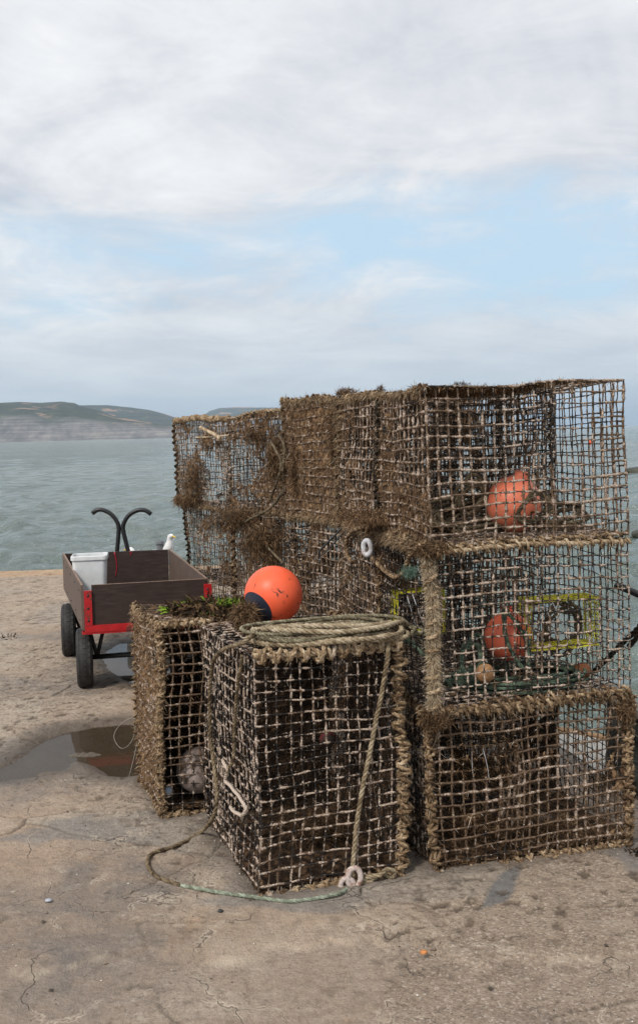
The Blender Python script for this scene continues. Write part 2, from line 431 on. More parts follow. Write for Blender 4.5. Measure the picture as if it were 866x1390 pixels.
ground = gb.build('ground', gm); tag(ground, kind='structure')
for nm, arr in (('crack', crack), ('rough', rough), ('pit', pits), ('rim', rim), ('damp', damp), ('sand', sand), ('agg', agg), ('grey', grey), ('contact_shade', contact_shade), ('slate', ss(-.01, .01, polydist(X, Y, np.array([G(u, v)[:2] for u, v in ((648, 1240), (668, 1208), (690, 1184), (706, 1180), (700, 1204), (688, 1228), (668, 1236))]) ) + .02 * (vn(P2, 20, 7) - .5)) + .8 * ss(0, .05, polydist(X, Y, np.array([G(u, v)[:2] for u, v in ((800, 1160), (866, 1140), (900, 1150), (900, 1190), (850, 1195), (835, 1178))])) + .03 * (vn(P2, 14, 17) - .5))), ('low', ss(.02, -.02, spall))):
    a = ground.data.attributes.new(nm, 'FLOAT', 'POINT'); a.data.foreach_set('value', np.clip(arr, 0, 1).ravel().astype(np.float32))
f1 = k.noise(1.5, 8, .62, dist=.3); f2 = k.noise(14, 7, .7); f3 = k.noise(170, 4, .7); f4 = k.noise(4.5, 6, .65, dist=.5)
base = k.ramp(k.math('ADD', k.math('MULTIPLY', f1, .6), k.math('MULTIPLY', f4, .4)), [(.34, (.25, .185, .132)), (.47, (.40, .305, .22)), (.54, (.47, .37, .28)), (.66, (.60, .49, .385))])
base = k.mix(k.ramp(k.attr('tone'), [(.25, 0.), (.8, .6)]), base, (.40, .285, .20))
base = k.mix(k.ramp(k.attr('tone'), [(.12, .55), (.3, 0.)]), base, (.50, .43, .35))
base = k.mix(k.math('MULTIPLY', k.attr('grey'), .75), base, (.225, .21, .195))
base = k.mix(k.math('MULTIPLY', k.attr('rough'), .55), base, (.42, .335, .25))
base = k.mix(k.math('MULTIPLY', k.attr('damp'), k.ramp(f4, [(.35, .25), (.65, .9)])), base, (.165, .145, .13))
base = k.mix(k.math('MULTIPLY', k.attr('low'), .35), base, (.27, .22, .18))
base = k.mix(k.ramp(k.noise(3.1, 6, .6, dist=.8), [(.62, 0.), (.74, .55)]), base, (.36, .22, .12))
sm_ = k.math('ADD', .40, k.math('MULTIPLY', k.math('MAXIMUM', k.attr('rough'), k.attr('agg')), .6))
base = k.mix(k.math('MULTIPLY', sm_, k.ramp(f2, [(.34, .75), (.48, 0.)])), base, (.13, .10, .075))
base = k.mix(k.math('MULTIPLY', sm_, k.ramp(f2, [(.54, 0.), (.68, .6)])), base, (.54, .46, .38))
f5 = k.noise(52, 5, .72)
base = k.mix(k.math('MULTIPLY', sm_, k.ramp(f5, [(.36, .8), (.46, 0.)])), base, (.12, .09, .068))
base = k.mix(k.math('MULTIPLY', sm_, k.ramp(f5, [(.56, 0.), (.68, .7)])), base, (.56, .48, .39))
base = k.mix(k.ramp(f3, [(.3, .5), (.5, 0.)]), base, (.10, .08, .06))
base = k.mix(k.ramp(f3, [(.62, 0.), (.76, .55)]), base, (.58, .52, .44))
vo = k.n('ShaderNodeTexVoronoi'); vo.inputs['Scale'].default_value = 150; k.l(k.co(), vo.inputs['Vector']); vs = k.n('ShaderNodeSeparateColor'); k.l(vo.outputs['Color'], vs.inputs[0])
base = k.mix(k.math('MULTIPLY', k.attr('agg'), .5), base, k.ramp(vs.outputs[0], [(.1, (.12, .09, .065)), (.35, (.27, .20, .145)), (.85, (.34, .26, .19)), (.98, (.58, .50, .42))]))
base = k.mix(k.math('MULTIPLY', k.attr('slate'), .85), base, (.155, .152, .148))
dv = k.n('ShaderNodeVectorMath', operation='ADD'); nz_ = k.n('ShaderNodeTexNoise'); nz_.inputs['Scale'].default_value = 3.5; nz_.inputs['Detail'].default_value = 6; k.l(k.co(), nz_.inputs['Vector'])
sc_ = k.n('ShaderNodeVectorMath', operation='SCALE'); sc_.inputs['Scale'].default_value = .7; k.l(nz_.outputs['Color'], sc_.inputs[0]); k.l(k.co(), dv.inputs[0]); k.l(sc_.outputs[0], dv.inputs[1])
v2 = k.n('ShaderNodeTexVoronoi', feature='DISTANCE_TO_EDGE'); v2.inputs['Scale'].default_value = 1.9; k.l(dv.outputs[0], v2.inputs['Vector'])
hair = k.math('MULTIPLY', k.ramp(v2.outputs['Distance'], [(.0, 1.), (.010, .0)]), k.ramp(k.noise(2.3, 3), [(.46, 0.), (.56, 1.)]))
pale = k.math('MULTIPLY', k.ramp(v2.outputs['Distance'], [(.004, 0.), (.012, .8), (.03, .0)]), k.ramp(k.noise(5, 5), [(.5, 0.), (.6, 1.)]))
base = k.mix(pale, base, (.55, .46, .36))
base = k.mix(k.math('MULTIPLY', hair, .45), base, (.08, .06, .045))
stain = k.ramp(k.noise(2.6, 7, .72, dist=1.2), [(.58, 0.), (.63, .6), (.75, .75)])
base = k.mix(k.math('MULTIPLY', stain, .75), base, (.19, .14, .10))
base = k.mix(k.math('MULTIPLY', k.attr('rim'), k.ramp(f2, [(.35, .2), (.55, .75)])), base, (.50, .42, .32))
base = k.mix(k.math('MULTIPLY', k.attr('sand'), .75), base, k.ramp(f4, [(.3, (.40, .22, .11)), (.7, (.52, .38, .24))]))
base = k.mix(k.math('MULTIPLY', k.attr('contact_shade'), .55), base, (.085, .065, .048))  # contact shade round the pot footprints, painted into the stone colour
base = k.mix(k.math('MULTIPLY', k.attr('crack'), .85), base, (.05, .04, .03))
base = k.mix(k.math('MULTIPLY', k.attr('pit'), .8), base, (.085, .06, .04))
base = k.mix(k.math('MULTIPLY', k.attr('enc'), .82), base, (.075, .055, .036))
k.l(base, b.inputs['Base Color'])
rg = k.mix(k.attr('enc'), k.ramp(f2, [(.3, .78), (.7, .95)]), .38)
k.l(k.mix(k.math('MULTIPLY', k.attr('damp'), .3), rg, .62), b.inputs['Roughness'])
h = k.math('ADD', k.math('ADD', k.math('MULTIPLY', f2, 1.2), k.math('MULTIPLY', f3, .3)), k.math('MULTIPLY', f5, .9)); h = k.math('SUBTRACT', h, k.math('MULTIPLY', hair, .6))
k.bump(h, 1.0, .011, b)

# loose grit and shell sand lying on the stone
n = 5200; gr = np.random.default_rng(77)
gx_ = gr.uniform(-1.9, 1.25, n); gy_ = gr.uniform(2.55, 6.2, n)
gi = np.clip(np.searchsorted(xs, gx_), 1, len(xs) - 2); gj = np.clip(np.searchsorted(ys, gy_), 1, len(ys) - 2)
wgt = .10 + .9 * np.clip(contact_shade[gj, gi] * 1.5 + crack[gj, gi] + .7 * (vn(np.c_[gx_, gy_], 4, 3) > .68) + .35 * agg[gj, gi], 0, 1)
ok = (gr.random(n) < wgt) & (pd[gj, gi] < -.03) & (de[gj, gi] > .05); gx_, gy_, gi, gj = gx_[ok], gy_[ok], gi[ok], gj[ok]; n = len(gx_)
rs = gr.uniform(.0012, .0042, n) * (1 + 1.2 * (gr.random(n) < .05)); cz = Z[gj, gi] + rs * .4
oc_ = np.array([(1, 0, 0), (-1, 0, 0), (0, 1, 0), (0, -1, 0), (0, 0, 1), (0, 0, -1)], float); of = np.array([(0, 2, 4), (2, 1, 4), (1, 3, 4), (3, 0, 4), (2, 0, 5), (1, 2, 5), (3, 1, 5), (0, 3, 5)])
vv = oc_[None] * gr.uniform(.6, 1.4, (n, 6, 3)); ra_ = gr.uniform(0, 6.28, n)[:, None]
vv = np.stack([vv[..., 0] * np.cos(ra_) - vv[..., 1] * np.sin(ra_), vv[..., 0] * np.sin(ra_) + vv[..., 1] * np.cos(ra_), vv[..., 2] * .7], -1) * rs[:, None, None] + np.stack([gx_, gy_, cz], -1)[:, None]
tn_ = np.repeat(gr.random(n), 6)
mb = MB(); mb.add(vv.reshape(-1, 3), None, (np.arange(n)[:, None, None] * 6 + of[None]).reshape(-1, 3), np.stack([tn_ * 0, tn_], -1))
gmat, nt, b = newmat('grit_stone'); k = NT(nt)
k.l(k.ramp(k.attr('tone'), [(.0, (.05, .04, .03)), (.5, (.24, .18, .13)), (.85, (.42, .36, .28)), (1, (.70, .66, .60))]), b.inputs['Base Color']); b.inputs['Roughness'].default_value = .85
tag(mb.build('grit', gmat, None, smooth=False), kind='stuff')

# puddle water
wm, nt, b = newmat('puddle_water'); k = NT(nt)
b.inputs['Base Color'].default_value = (.050, .032, .014, 1); b.inputs['Roughness'].default_value = .015; b.inputs['IOR'].default_value = 1.33
b.inputs['Alpha'].default_value = .6
k.bump(k.noise(9, 2), .02, .01, b)
for poly, nm, rx in ((PUD1, 'puddle', .2), (PUD2, 'puddle', .2)):
    lo = poly.min(0) - .16; hi = poly.max(0) + .16
    gx, gy = np.meshgrid(np.arange(lo[0], hi[0], .03), np.arange(lo[1], hi[1], .03))
    dd = polydist(gx, gy, poly); a, c_ = gx.shape; i2 = np.arange(a * c_).reshape(a, c_)
    qq = np.stack([i2[:-1, :-1], i2[:-1, 1:], i2[1:, 1:], i2[1:, :-1]], -1).reshape(-1, 4)
    keep = dd.reshape(-1)[qq].min(1) > -.13
    mb = MB(); mb.add(np.stack([gx, gy, gx * 0 - .0035], -1).reshape(-1, 3), qq[keep]); o = mb.build(nm, wm); tag(o, kind='structure')

def gz(x, y):
    i = int(np.clip(np.searchsorted(xs, x), 1, len(xs) - 1)); j = int(np.clip(np.searchsorted(ys, y), 1, len(ys) - 1))
    return float(max(Z[j - 1:j + 2, i - 1:i + 2].max(), -.004))
def GG(u, v, h=.006):
    p = G(u, v, 0); return G(u, v, gz(p[0], p[1]) + h)

# ------------------------------------------------------------------ sea
SEA = -1.0
ang = np.radians(axis([(-180, -45, 9), (-45, 45, .16), (45, 180, 9)]))
rad = np.concatenate([[1.2, 2.5, 4.0], np.geomspace(5, 45000, 620)])
A, R = np.meshgrid(ang, rad); sx = np.sin(A) * R; sy = np.cos(A) * R
zz = np.zeros_like(sx); r_ = np.random.default_rng(3)
for lam, amp, nn in ((9, .014, 4), (4.2, .022, 6), (2.1, .028, 8), (1.05, .020, 9), (.55, .010, 9)):
    for i in range(nn):
        th = math.radians(r_.uniform(-65, 65) + 200); L = lam * r_.uniform(.7, 1.35); ph = r_.uniform(0, 6.28)
        fade = np.clip(1.6 - R * .0148 * 2.2 / L, 0, 1)
        s = .5 + .5 * np.sin((sx * math.sin(th) + sy * math.cos(th)) * 2 * math.pi / L + ph + 1.2 * np.sin(sx / L * .7 + i))
        zz += amp * 1.9 * (s ** 1.6 - .42) * fade * (.6 + .8 * vn(np.stack([sx, sy], -1), 1 / (L * 3), i))
n_, m_ = sx.shape; ii = np.arange(n_ * m_).reshape(n_, m_)
q = np.stack([ii[:-1, :-1], ii[:-1, 1:], ii[1:, 1:], ii[1:, :-1]], -1).reshape(-1, 4)
sm, nt, b = newmat('sea_water'); k = NT(nt)
sb = MB(); sb.add(np.stack([sx, sy, zz + SEA], -1).reshape(-1, 3), q)
sea = sb.build('sea', sm); tag(sea, kind='structure')
oc = k.co()
mpx = k.n('ShaderNodeMapping'); k.l(oc, mpx.inputs[0]); mpx.inputs['Scale'].default_value = (.55, 1, 1)
wc = k.ramp(k.noise(.02, 4, .5, mpx.outputs[0]), [(.35, (.12, .16, .145)), (.65, (.185, .225, .205))])
foam = k.math('MULTIPLY', k.ramp(k.noise(.11, 5, .62, mpx.outputs[0], .4), [(.665, 0.), (.68, 1.)]), k.ramp(k.noise(2.2, 3, .6, mpx.outputs[0]), [(.42, 0.), (.55, 1.)]))
wc = k.mix(foam, wc, (.75, .78, .78))
k.l(wc, b.inputs['Base Color']); b.inputs['IOR'].default_value = 1.33
k.l(k.math('ADD', k.math('MULTIPLY', foam, .5), .09), b.inputs['Roughness'])
h = k.math('ADD', k.noise(2.2, 5, .7, mpx.outputs[0], .3), k.math('MULTIPLY', k.noise(.45, 4, .65, mpx.outputs[0], .2), 2.6))
h = k.math('ADD', h, k.math('MULTIPLY', k.noise(.11, 3, .6, mpx.outputs[0], .2), 2.0)); k.bump(h, 1.0, .42, b)

# ------------------------------------------------------------------ far coast
def coast(name, top, cliff, d0, d1, seed, mat, baseoff=0):
    us = np.linspace(top[0][0], top[-1][0], 420)
    vt = np.interp(us, [p[0] for p in top], [p[1] for p in top]); vc = np.interp(us, [p[0] for p in cliff], [p[1] for p in cliff])
    wob = (fbm(np.c_[us, us * 0], .012, seed, 2) - .5) * .35
    rows = []
    T = np.r_[np.linspace(0, 1, 16), np.linspace(1, 2, 30)[1:], np.linspace(2, 3, 8)[1:]]
    for t in T:
        pts = []
        for i, u in enumerate(us):
            hz = 598.9 - .0256 * u; dd0 = d0 * (1 + .05 * wob[i]); zc = max(1, (hz - vc[i]) / FL * dd0 * 1.01 + CAMH); zt = max(zc * 1.02, (hz - vt[i]) / FL * d1 + CAMH)
            if t <= 1: z = SEA - 1 + (zc - SEA) * t; d = dd0 * (1 + .016 * t)
            elif t <= 2: z = zc + (zt - zc) * (t - 1) ** .8; d = dd0 * 1.016 + (d1 - dd0 * 1.016) * (t - 1)
            else: z = zt * (1 - (t - 2) ** 1.3) - 3 * (t - 2); d = d1 * (1 + .25 * (t - 2))
            x = (u - 433) / FL * d; pts.append((x, d, z))
        rows.append(pts)
    A = np.array(rows); g = A / d0 * 30
    amp = ss(0, .3, T)[:, None] * ss(3, 1.9, T)[:, None]
    A[..., 2] += (fbm(g, 1.5, seed + 1, 5) - .5) * A[..., 2].max() * .10 * amp * (1 - .8 * np.exp(-(T[:, None] - 2) ** 2 / .02))
    gul = (fbm(np.stack([A[..., 0] / d0 * 130, A[..., 2] * .004], -1), 1, seed + 2, 4) - .5)
    A[..., 1] += gul * d0 * .0022 * (ss(0, .2, T) * ss(1.3, .9, T))[:, None]
    n, m = A.shape[:2]; ii = np.arange(n * m).reshape(n, m)
    q = np.stack([ii[:-1, :-1], ii[:-1, 1:], ii[1:, 1:], ii[1:, :-1]], -1).reshape(-1, 4)
    att = np.stack([np.repeat(T[:, None], m, 1) / 3, fbm(g, .5, seed + 4)], -1).reshape(-1, 2)
    mb = MB(); mb.add(A.reshape(-1, 3), q, None, att); o = mb.build(name, mat); tag(o, kind='structure'); return o
cm, nt, b = newmat('coast_land'); k = NT(nt)
c2 = k.ramp(k.noise(.012, 6, .6), [(.35, (.008, .017, .010)), (.56, (.022, .036, .019)), (.70, (.075, .09, .04))])
c2 = k.mix(k.ramp(k.noise(.0065, 5, .6, dist=.5), [(.575, 0.), (.61, .85)]), c2, (.33, .21, .13))
mpz = k.n('ShaderNodeMapping'); k.l(k.co(), mpz.inputs[0]); mpz.inputs['Scale'].default_value = (1, 1, .25)
mps = k.n('ShaderNodeMapping'); k.l(k.co(), mps.inputs[0]); mps.inputs['Scale'].default_value = (.12, .12, 6)
c1 = k.ramp(k.math('ADD', k.math('MULTIPLY', k.noise(.02, 7, .7), .55), k.math('MULTIPLY', k.noise(.03, 5, .6, mps.outputs[0]), .45)), [(.40, (.10, .10, .105)), (.5, (.17, .165, .165)), (.60, (.30, .27, .245))])
f = k.math('ADD', k.attr('enc'), k.math('MULTIPLY', k.math('SUBTRACT', k.noise(.012, 5, .65), .5), .18))
k.l(k.mix(k.ramp(f, [(.30, 0.), (.40, 1.)]), c1, c2), b.inputs['Base Color']); b.inputs['Roughness'].default_value = .95
coast('headland', [(-260, 556), (-120, 549), (0, 547), (30, 545.5), (60, 546.5), (88, 545), (105, 547), (113, 551), (140, 558), (165, 567), (200, 573), (240, 580), (290, 590)],
      [(-260, 572), (0, 567), (40, 569), (70, 574), (110, 572), (150, 574), (200, 576), (245, 582), (290, 593)], 2500, 3300, 5, cm)
coast('hills', [(90, 566), (112, 550), (150, 550), (180, 553), (205, 556), (225, 561), (240, 566), (262, 571), (290, 577), (340, 586)],
      [(90, 583), (200, 580), (262, 586), (340, 588)], 4300, 5200, 25, cm)
coast('hills', [(262, 582), (276, 567), (287, 558), (300, 554), (325, 552.5), (388, 553.5), (450, 555), (500, 557), (540, 563), (570, 573), (600, 581)],
      [(262, 590), (300, 578), (450, 576), (600, 584)], 6500, 7600, 45, cm)

# ------------------------------------------------------------------ lobster pots
CELL = .0405
GROUP = 'wire lobster pots stacked on the quay'
class Pot:
    def __init__(s, label, P, Q, Sx, z0, z1, seed, weed=.45, crust=.5, skew=(0, 0), panels=None, detail=1.0, tops=None, cell=CELL):
        P, Q, Sx = [np.array([*p[:2], 0.]) for p in (P, Q, Sx)]
        s.root = empty('lobster_pot', [*((P + Q + Q + Sx - P) / 2 * 1)[:2], z0], label, 'lobster pot', GROUP)
        s.root.location = tuple([*((Q + Sx) / 2)[:2], z0])
        s.seed = seed; s.cell = cell; s.weed = weed; s.crust = crust; s.detail = detail
        sk = V(skew[0], skew[1], 0)
        B = [P, Q, Q + Sx - P, Sx]
        tz = tops or (z1,) * 4
        s.b = [p + V(0, 0, z0) for p in B]; s.t = [p + sk + V(0, 0, z) for p, z in zip(B, tz)]
        s.pan = {'front_panel': (s.b[0], s.b[1], s.t[1], s.t[0]), 'back_panel': (s.b[3], s.b[2], s.t[2], s.t[3]),
                 'left': (s.b[3], s.b[0], s.t[0], s.t[3]), 'right': (s.b[1], s.b[2], s.t[2], s.t[1]),
                 'top_panel': (s.t[0], s.t[1], s.t[2], s.t[3]), 'base_panel': (s.b[0], s.b[1], s.b[2], s.b[3])}
        s.over = panels or {}
        s.wb = MB()
        for nm, c in s.pan.items():
            o = dict(s.over.get(nm, {}))
            if nm in ('back_panel', 'right'): o.setdefault('crust', .30); o.setdefault('weed', .42)  # far walls kept darker: shade inside the pot put into their colour
            s.panel(nm, c, o.get('weed', weed), o.get('crust', crust), o.get('hole'))
            if o.get('mat'): s.mat(c, o['mat'], o.get('mtone', .45), o.get('mu', 1.0), .024 if nm == 'base_panel' and z0 < .1 else 0)
    def warp(s, p, amp=.030):
        sd = s.seed
        w = np.stack([fbm(p, 3.2, sd * 7 + a, 2) for a in range(3)], -1) - .5
        return p + w * amp * 1.6 + (np.stack([vn(p, 26, sd * 5 + a) for a in range(3)], -1) - .5) * .004
    @staticmethod
    def bil(c, u, v):
        u = u[..., None]; v = v[..., None]
        return c[0] * (1 - u) * (1 - v) + c[1] * u * (1 - v) + c[2] * u * v + c[3] * (1 - u) * v
    def panel(s, nm, c, weed, crust, hole=None):
        mb = MB(); lu = np.linalg.norm(c[1] - c[0]); lv = np.linalg.norm(c[3] - c[0])
        nrm = np.cross(c[1] - c[0], c[3] - c[0]); nrm /= np.linalg.norm(nrm)
        nu = max(3, round(lu / s.cell)); nv = max(3, round(lv / s.cell))
        for d in (0, 1):
            n, L, oth = (nu, lv, nv) if d == 0 else (nv, lu, nu)
            a = np.arange(n + 1) / n; a[1:-1] += (RNG.random(n - 1) - .5) * .26 / n; t = np.linspace(0, 1, int(oth * 3 * s.detail) + 1)
            Am, Tm = np.meshgrid(a, t, indexing='ij')
            u, v = (Am, Tm) if d == 0 else (Tm, Am)
            p = s.bil(c, u, v) + nrm * (.0016 if d else -.0016)
            key = p + s.seed * 3.1
            cr = .34 * fbm(key, 7, 3, 3) + .66 * vn(key, 105, 9)          # shell crust
            wd = .6 * fbm(key, 5, 13, 3) + .4 * vn(key, 45, 19)
            cross = np.exp(-((Tm * oth - np.round(Tm * oth)) / .2) ** 2)
            enc = np.clip(.5 + (cr - .5) * 1.7 + (crust - .5) * .75 + .08 * cross, 0, 1)
            tone = np.clip(.5 + (wd - .5) * 2.0 + (weed - .5) * .9, 0, 1)
            r = .00155 + .0018 * ss(.48, .78, tone) + .0017 * ss(.55, .78, enc) * (.3 + 1.2 * vn(key, 130, 5)) + .0006 * cross
            p = s.warp(p) + (np.stack([vn(key, 85, 30 + a_) for a_ in range(3)], -1) - .5) * .0030
            if hole is not None:
                hu0, hv0, hu1, hv1 = hole
            T = np.gradient(p, axis=1); T /= np.linalg.norm(T, axis=-1)[..., None] + 1e-9
            sd_ = np.cross(T, nrm); sd_ /= np.linalg.norm(sd_, axis=-1)[..., None] + 1e-9
            nn = np.cross(sd_, T)
            ring = []
            for q in range(4):
                an = q * math.pi / 2 + .4
                ring.append(p + r[..., None] * (math.cos(an) * sd_ + math.sin(an) * nn) * 1.15)
            vv = np.stack(ring, 2)                                     # wires, pts, 4, 3
            W, N = p.shape[:2]
            i0 = (np.arange(W)[:, None, None] * N + np.arange(N - 1)[None, :, None]) * 4; j = np.arange(4)[None, None]; j2 = (j + 1) % 4
            qd = np.stack([i0 + j, i0 + j2, i0 + 4 + j2, i0 + 4 + j], -1)
            keep = np.ones((W, N - 1), bool)
            if hole is not None:
                uu = (u[:, 1:] + u[:, :-1]) / 2; v2 = (v[:, 1:] + v[:, :-1]) / 2
                keep &= ~((uu > hu0) & (uu < hu1) & (v2 > hv0) & (v2 < hv1))
            qd = qd[keep].reshape(-1, 4)
            mb.add(vv, qd, None, np.stack([np.repeat(enc[..., None], 4, 2), np.repeat(tone[..., None], 4, 2)], -1).reshape(-1, 2))
            # hydroid tufts hanging on the wires
            wt = np.clip((tone - .56) * 3, 0, 1)
            nt_ = int(8.0 * p.shape[0] * p.shape[1] * s.detail * (.10 + 1.0 * weed ** 2))
            sel = RNG.integers(0, W * (N - 1), nt_); wi, pi_ = sel // (N - 1), sel % (N - 1)
            ok = RNG.random(nt_) < wt[wi, pi_]
            wi, pi_ = wi[ok], pi_[ok]; m = len(wi)
            if m:
                fr = RNG.random((m, 1)); bp = p[wi, pi_] * (1 - fr) + p[wi, pi_ + 1] * fr
                dr = RNG.normal(size=(m, 3)) * .8; dr[:, 2] -= .5
                blades(s.wb, bp, dr, RNG.uniform(.004, .016, m) * (.6 + weed), RNG.uniform(.0009, .0026, m), np.clip(RNG.normal(.45, .22, m), 0, 1), (RNG.random(m) < .05) * 1.)
        name = {'left': 'side_panel', 'right': 'side_panel'}.get(nm, nm)
        mb.build(name, WIRE, s.root)
    def mat(s, c, cov, tone=.45, mu=1.0, lift=0.0):
        lu = np.linalg.norm(c[1] - c[0]); lv = np.linalg.norm(c[3] - c[0]); n = int(lu / .0075); m = int(lv / .0075)
        nrm = np.cross(c[1] - c[0], c[3] - c[0]); nrm /= np.linalg.norm(nrm)
        if np.dot(nrm, V(0, 0, 1.2) - V(*s.root.location)) < 0 and abs(nrm[2]) < .5: pass
        u, v = np.meshgrid(np.linspace(0, 1, n), np.linspace(0, 1, m), indexing='ij')
        p = s.warp(s.bil(c, u, v)) + V(0, 0, lift); key = p + s.seed * 1.7
        f = .55 * fbm(key, 5, 41, 3) + .25 * vn(key, 38, 45) + .2 * vn(key, 90, 46)
        p = p + nrm * ((fbm(key, 30, 47, 3) - .5) * .018)[..., None] + (RNG.random(p.shape) - .5) * .004
        ii = np.arange(n * m).reshape(n, m); q = np.stack([ii[:-1, :-1], ii[:-1, 1:], ii[1:, 1:], ii[1:, :-1]], -1).reshape(-1, 4)
        lim = .5 + (cov - .5) * .55
        fl_ = f + 2.0 * np.clip(u - mu - .06 * (vn(key, 9, 4) - .5), 0, 1) * (mu < 1); keep = fl_.reshape(-1)[q].mean(1) < lim
        tn = np.clip(tone + (vn(key, 70, 49) - .5) * .9, 0, 1).reshape(-1)
        s.wb.add(p.reshape(-1, 3), q[keep], None, np.stack([tn * 0, tn], -1))
        k_ = np.where(keep)[0]; cnt = int(len(k_) * 1.5)
        sel = q[RNG.choice(k_, cnt)]; bp = p.reshape(-1, 3)[sel[:, 0]] + (RNG.random((cnt, 3)) - .5) * .006
        dr = RNG.normal(size=(cnt, 3)) * .55 + nrm * RNG.choice([-1, 1], (cnt, 1)) * .5; dr[:, 2] -= .7
        blades(s.wb, bp, dr, RNG.uniform(.008, .024, cnt), RNG.uniform(.0012, .003, cnt), np.clip(RNG.normal(tone, .22, cnt), 0, 1), (RNG.random(cnt) < .02) * 1.)
    def pt(s, key):
        return {'b': s.b, 't': s.t}[key[0]][int(key[1])]
    def clump(s, centre, rad, n, L=.03, tone=.4, down=.6, w=.0026):
        r = RNG.normal(size=(n, 3)) * .55; nz = np.stack([fbm(r * 1.0 + np.asarray(centre), 2.4, 60 + a, 3) for a in range(3)], -1) - .5
        r = r + nz * 2.2; r = r * np.minimum(1.0, 1.25 / (np.linalg.norm(r, axis=1)[:, None] + 1e-9))
        bp = np.asarray(centre) + r * np.asarray(rad); dr = r * .25 + RNG.normal(size=(n, 3)) * .7; dr[:, 2] -= down
        blades(s.wb, bp, dr, RNG.uniform(.3, .9, n) * L, RNG.uniform(.5, 1.1, n) * w, np.clip(RNG.normal(tone, .2, n), 0, 1))
    def lash(s, a, b, wraps=1, core=.008, wr=.0062, rad=.0145, pitch=.038, tone=.5, enc=0.0, mat=None, off=(0, 0, 0), fuzz=350, ftone=.5):
        """rope whipped round a pot edge: a core rope with a cord spiralled over it"""
        a, b = s.pt(a), s.pt(b); L = np.linalg.norm(b - a); n = int(L / .02)
        t = np.linspace(0, 1, n)[:, None]; P = s.warp(a * (1 - t) + b * t) + np.asarray(off); core *= .92; wr *= .86; rad *= .90; tone -= .07
        mb = MB(); sd = s.seed * 31 + int(RNG.integers(1000))
        rope(mb, P, core, seed=sd, tone=tone + .08, enc=enc, wob=.008, pitch=core * 7)
        Pd = spline(P, .0045); T, N, B = frames(Pd); sl_ = np.r_[0, np.cumsum(np.linalg.norm(np.diff(Pd, axis=0), axis=1))]
        for k_ in range(wraps):
            ph = k_ * math.pi + RNG.random() * 3; sg = 1 if k_ % 2 == 0 else -1
            jit = 4.5 * (vn(Pd, 6, sd + 2) - .5) + 1.6 * (vn(Pd, 25, sd + 7) - .5)
            an = sg * (sl_ / pitch * 2 * math.pi + jit) + ph
            rr = rad * (.72 + .62 * vn(Pd, 24, sd + 4))
            H = Pd + rr[:, None] * (np.cos(an)[:, None] * N + np.sin(an)[:, None] * B)
            H = spline(H[::1], .0055) if pitch < .03 else H
            H = H + (np.stack([vn(H, 32, sd + 40 + a_) for a_ in range(3)], -1) - .5) * rad * .9; rope(mb, H, wr, seed=sd + 3, tone=tone, enc=enc, resample=False, pitch=wr * 7)
        o = mb.build('edge_rope', mat or LASH, s.root)
        if fuzz:
            c = int(fuzz * L); i = RNG.integers(0, len(Pd), c); r = RNG.normal(size=(c, 3)); r /= np.linalg.norm(r, axis=1)[:, None]
            dr = r.copy(); dr[:, 2] -= .6
            fb = MB(); blades(fb, Pd[i] + r * rad * .7, dr, RNG.uniform(.008, .028, c), RNG.uniform(.0012, .0028, c), np.clip(RNG.normal(ftone, .2, c), 0, 1))
            fb.build('rope_hair', TANW, o)
        return o
    def finish(s):
        if s.wb.n: s.wb.build('weed_growth', WEED, s.root, smooth=False)

def seg(a, b, t): return np.asarray(a) * (1 - t) + np.asarray(b) * t

# --- right-hand double stack
RP, RQ = V(.359, 3.498), V(1.096, 3.700)
back = V(-.130, .515)
R1 = Pot('brown weedy lobster pot edged in thick rope, on the ground at the near right corner', RP, RQ, RP + back, .012, .565, 1, .56, .44,
         panels={'base_panel': dict(weed=.7, mat=.85, mtone=.3), 'back_panel': dict(weed=.45, crust=.3, mat=.45, mtone=.15), 'left': dict(weed=.5), 'front_panel': dict(hole=(.13, .60, .42, .86), weed=.80, crust=.40, mat=.27), 'top_panel': dict(weed=.35, crust=.4)})  # back mat toned down to paint the shade inside this pot
R2 = Pot('lobster pot with yellow box entrance and half hidden red buoy, second level near right', RP + V(.004, 0), RQ + V(.010, 0), RP + back, .580, 1.135, 2, .46, .60,
         panels={'base_panel': dict(weed=.5, mat=.30), 'back_panel': dict(weed=.35, crust=.4), 'right': dict(weed=.3, crust=.45), 'left': dict(weed=.3, crust=.4)})
R3 = Pot('topmost near right lobster pot with an orange buoy and brown rope inside', RP + V(.010, 0), RQ + V(.004, 0), RP + back + V(.005, 0), 1.150, 1.69, 3, .50, .56, tops=(1.681, 1.700, 1.69, 1.68),
         panels={'top_panel': dict(weed=.6, mat=.78, mu=.60), 'back_panel': dict(weed=.35, crust=.35), 'right': dict(weed=.35, crust=.45), 'left': dict(weed=.80, crust=.52, mat=.44), 'front_panel': dict(weed=.58, crust=.52)})
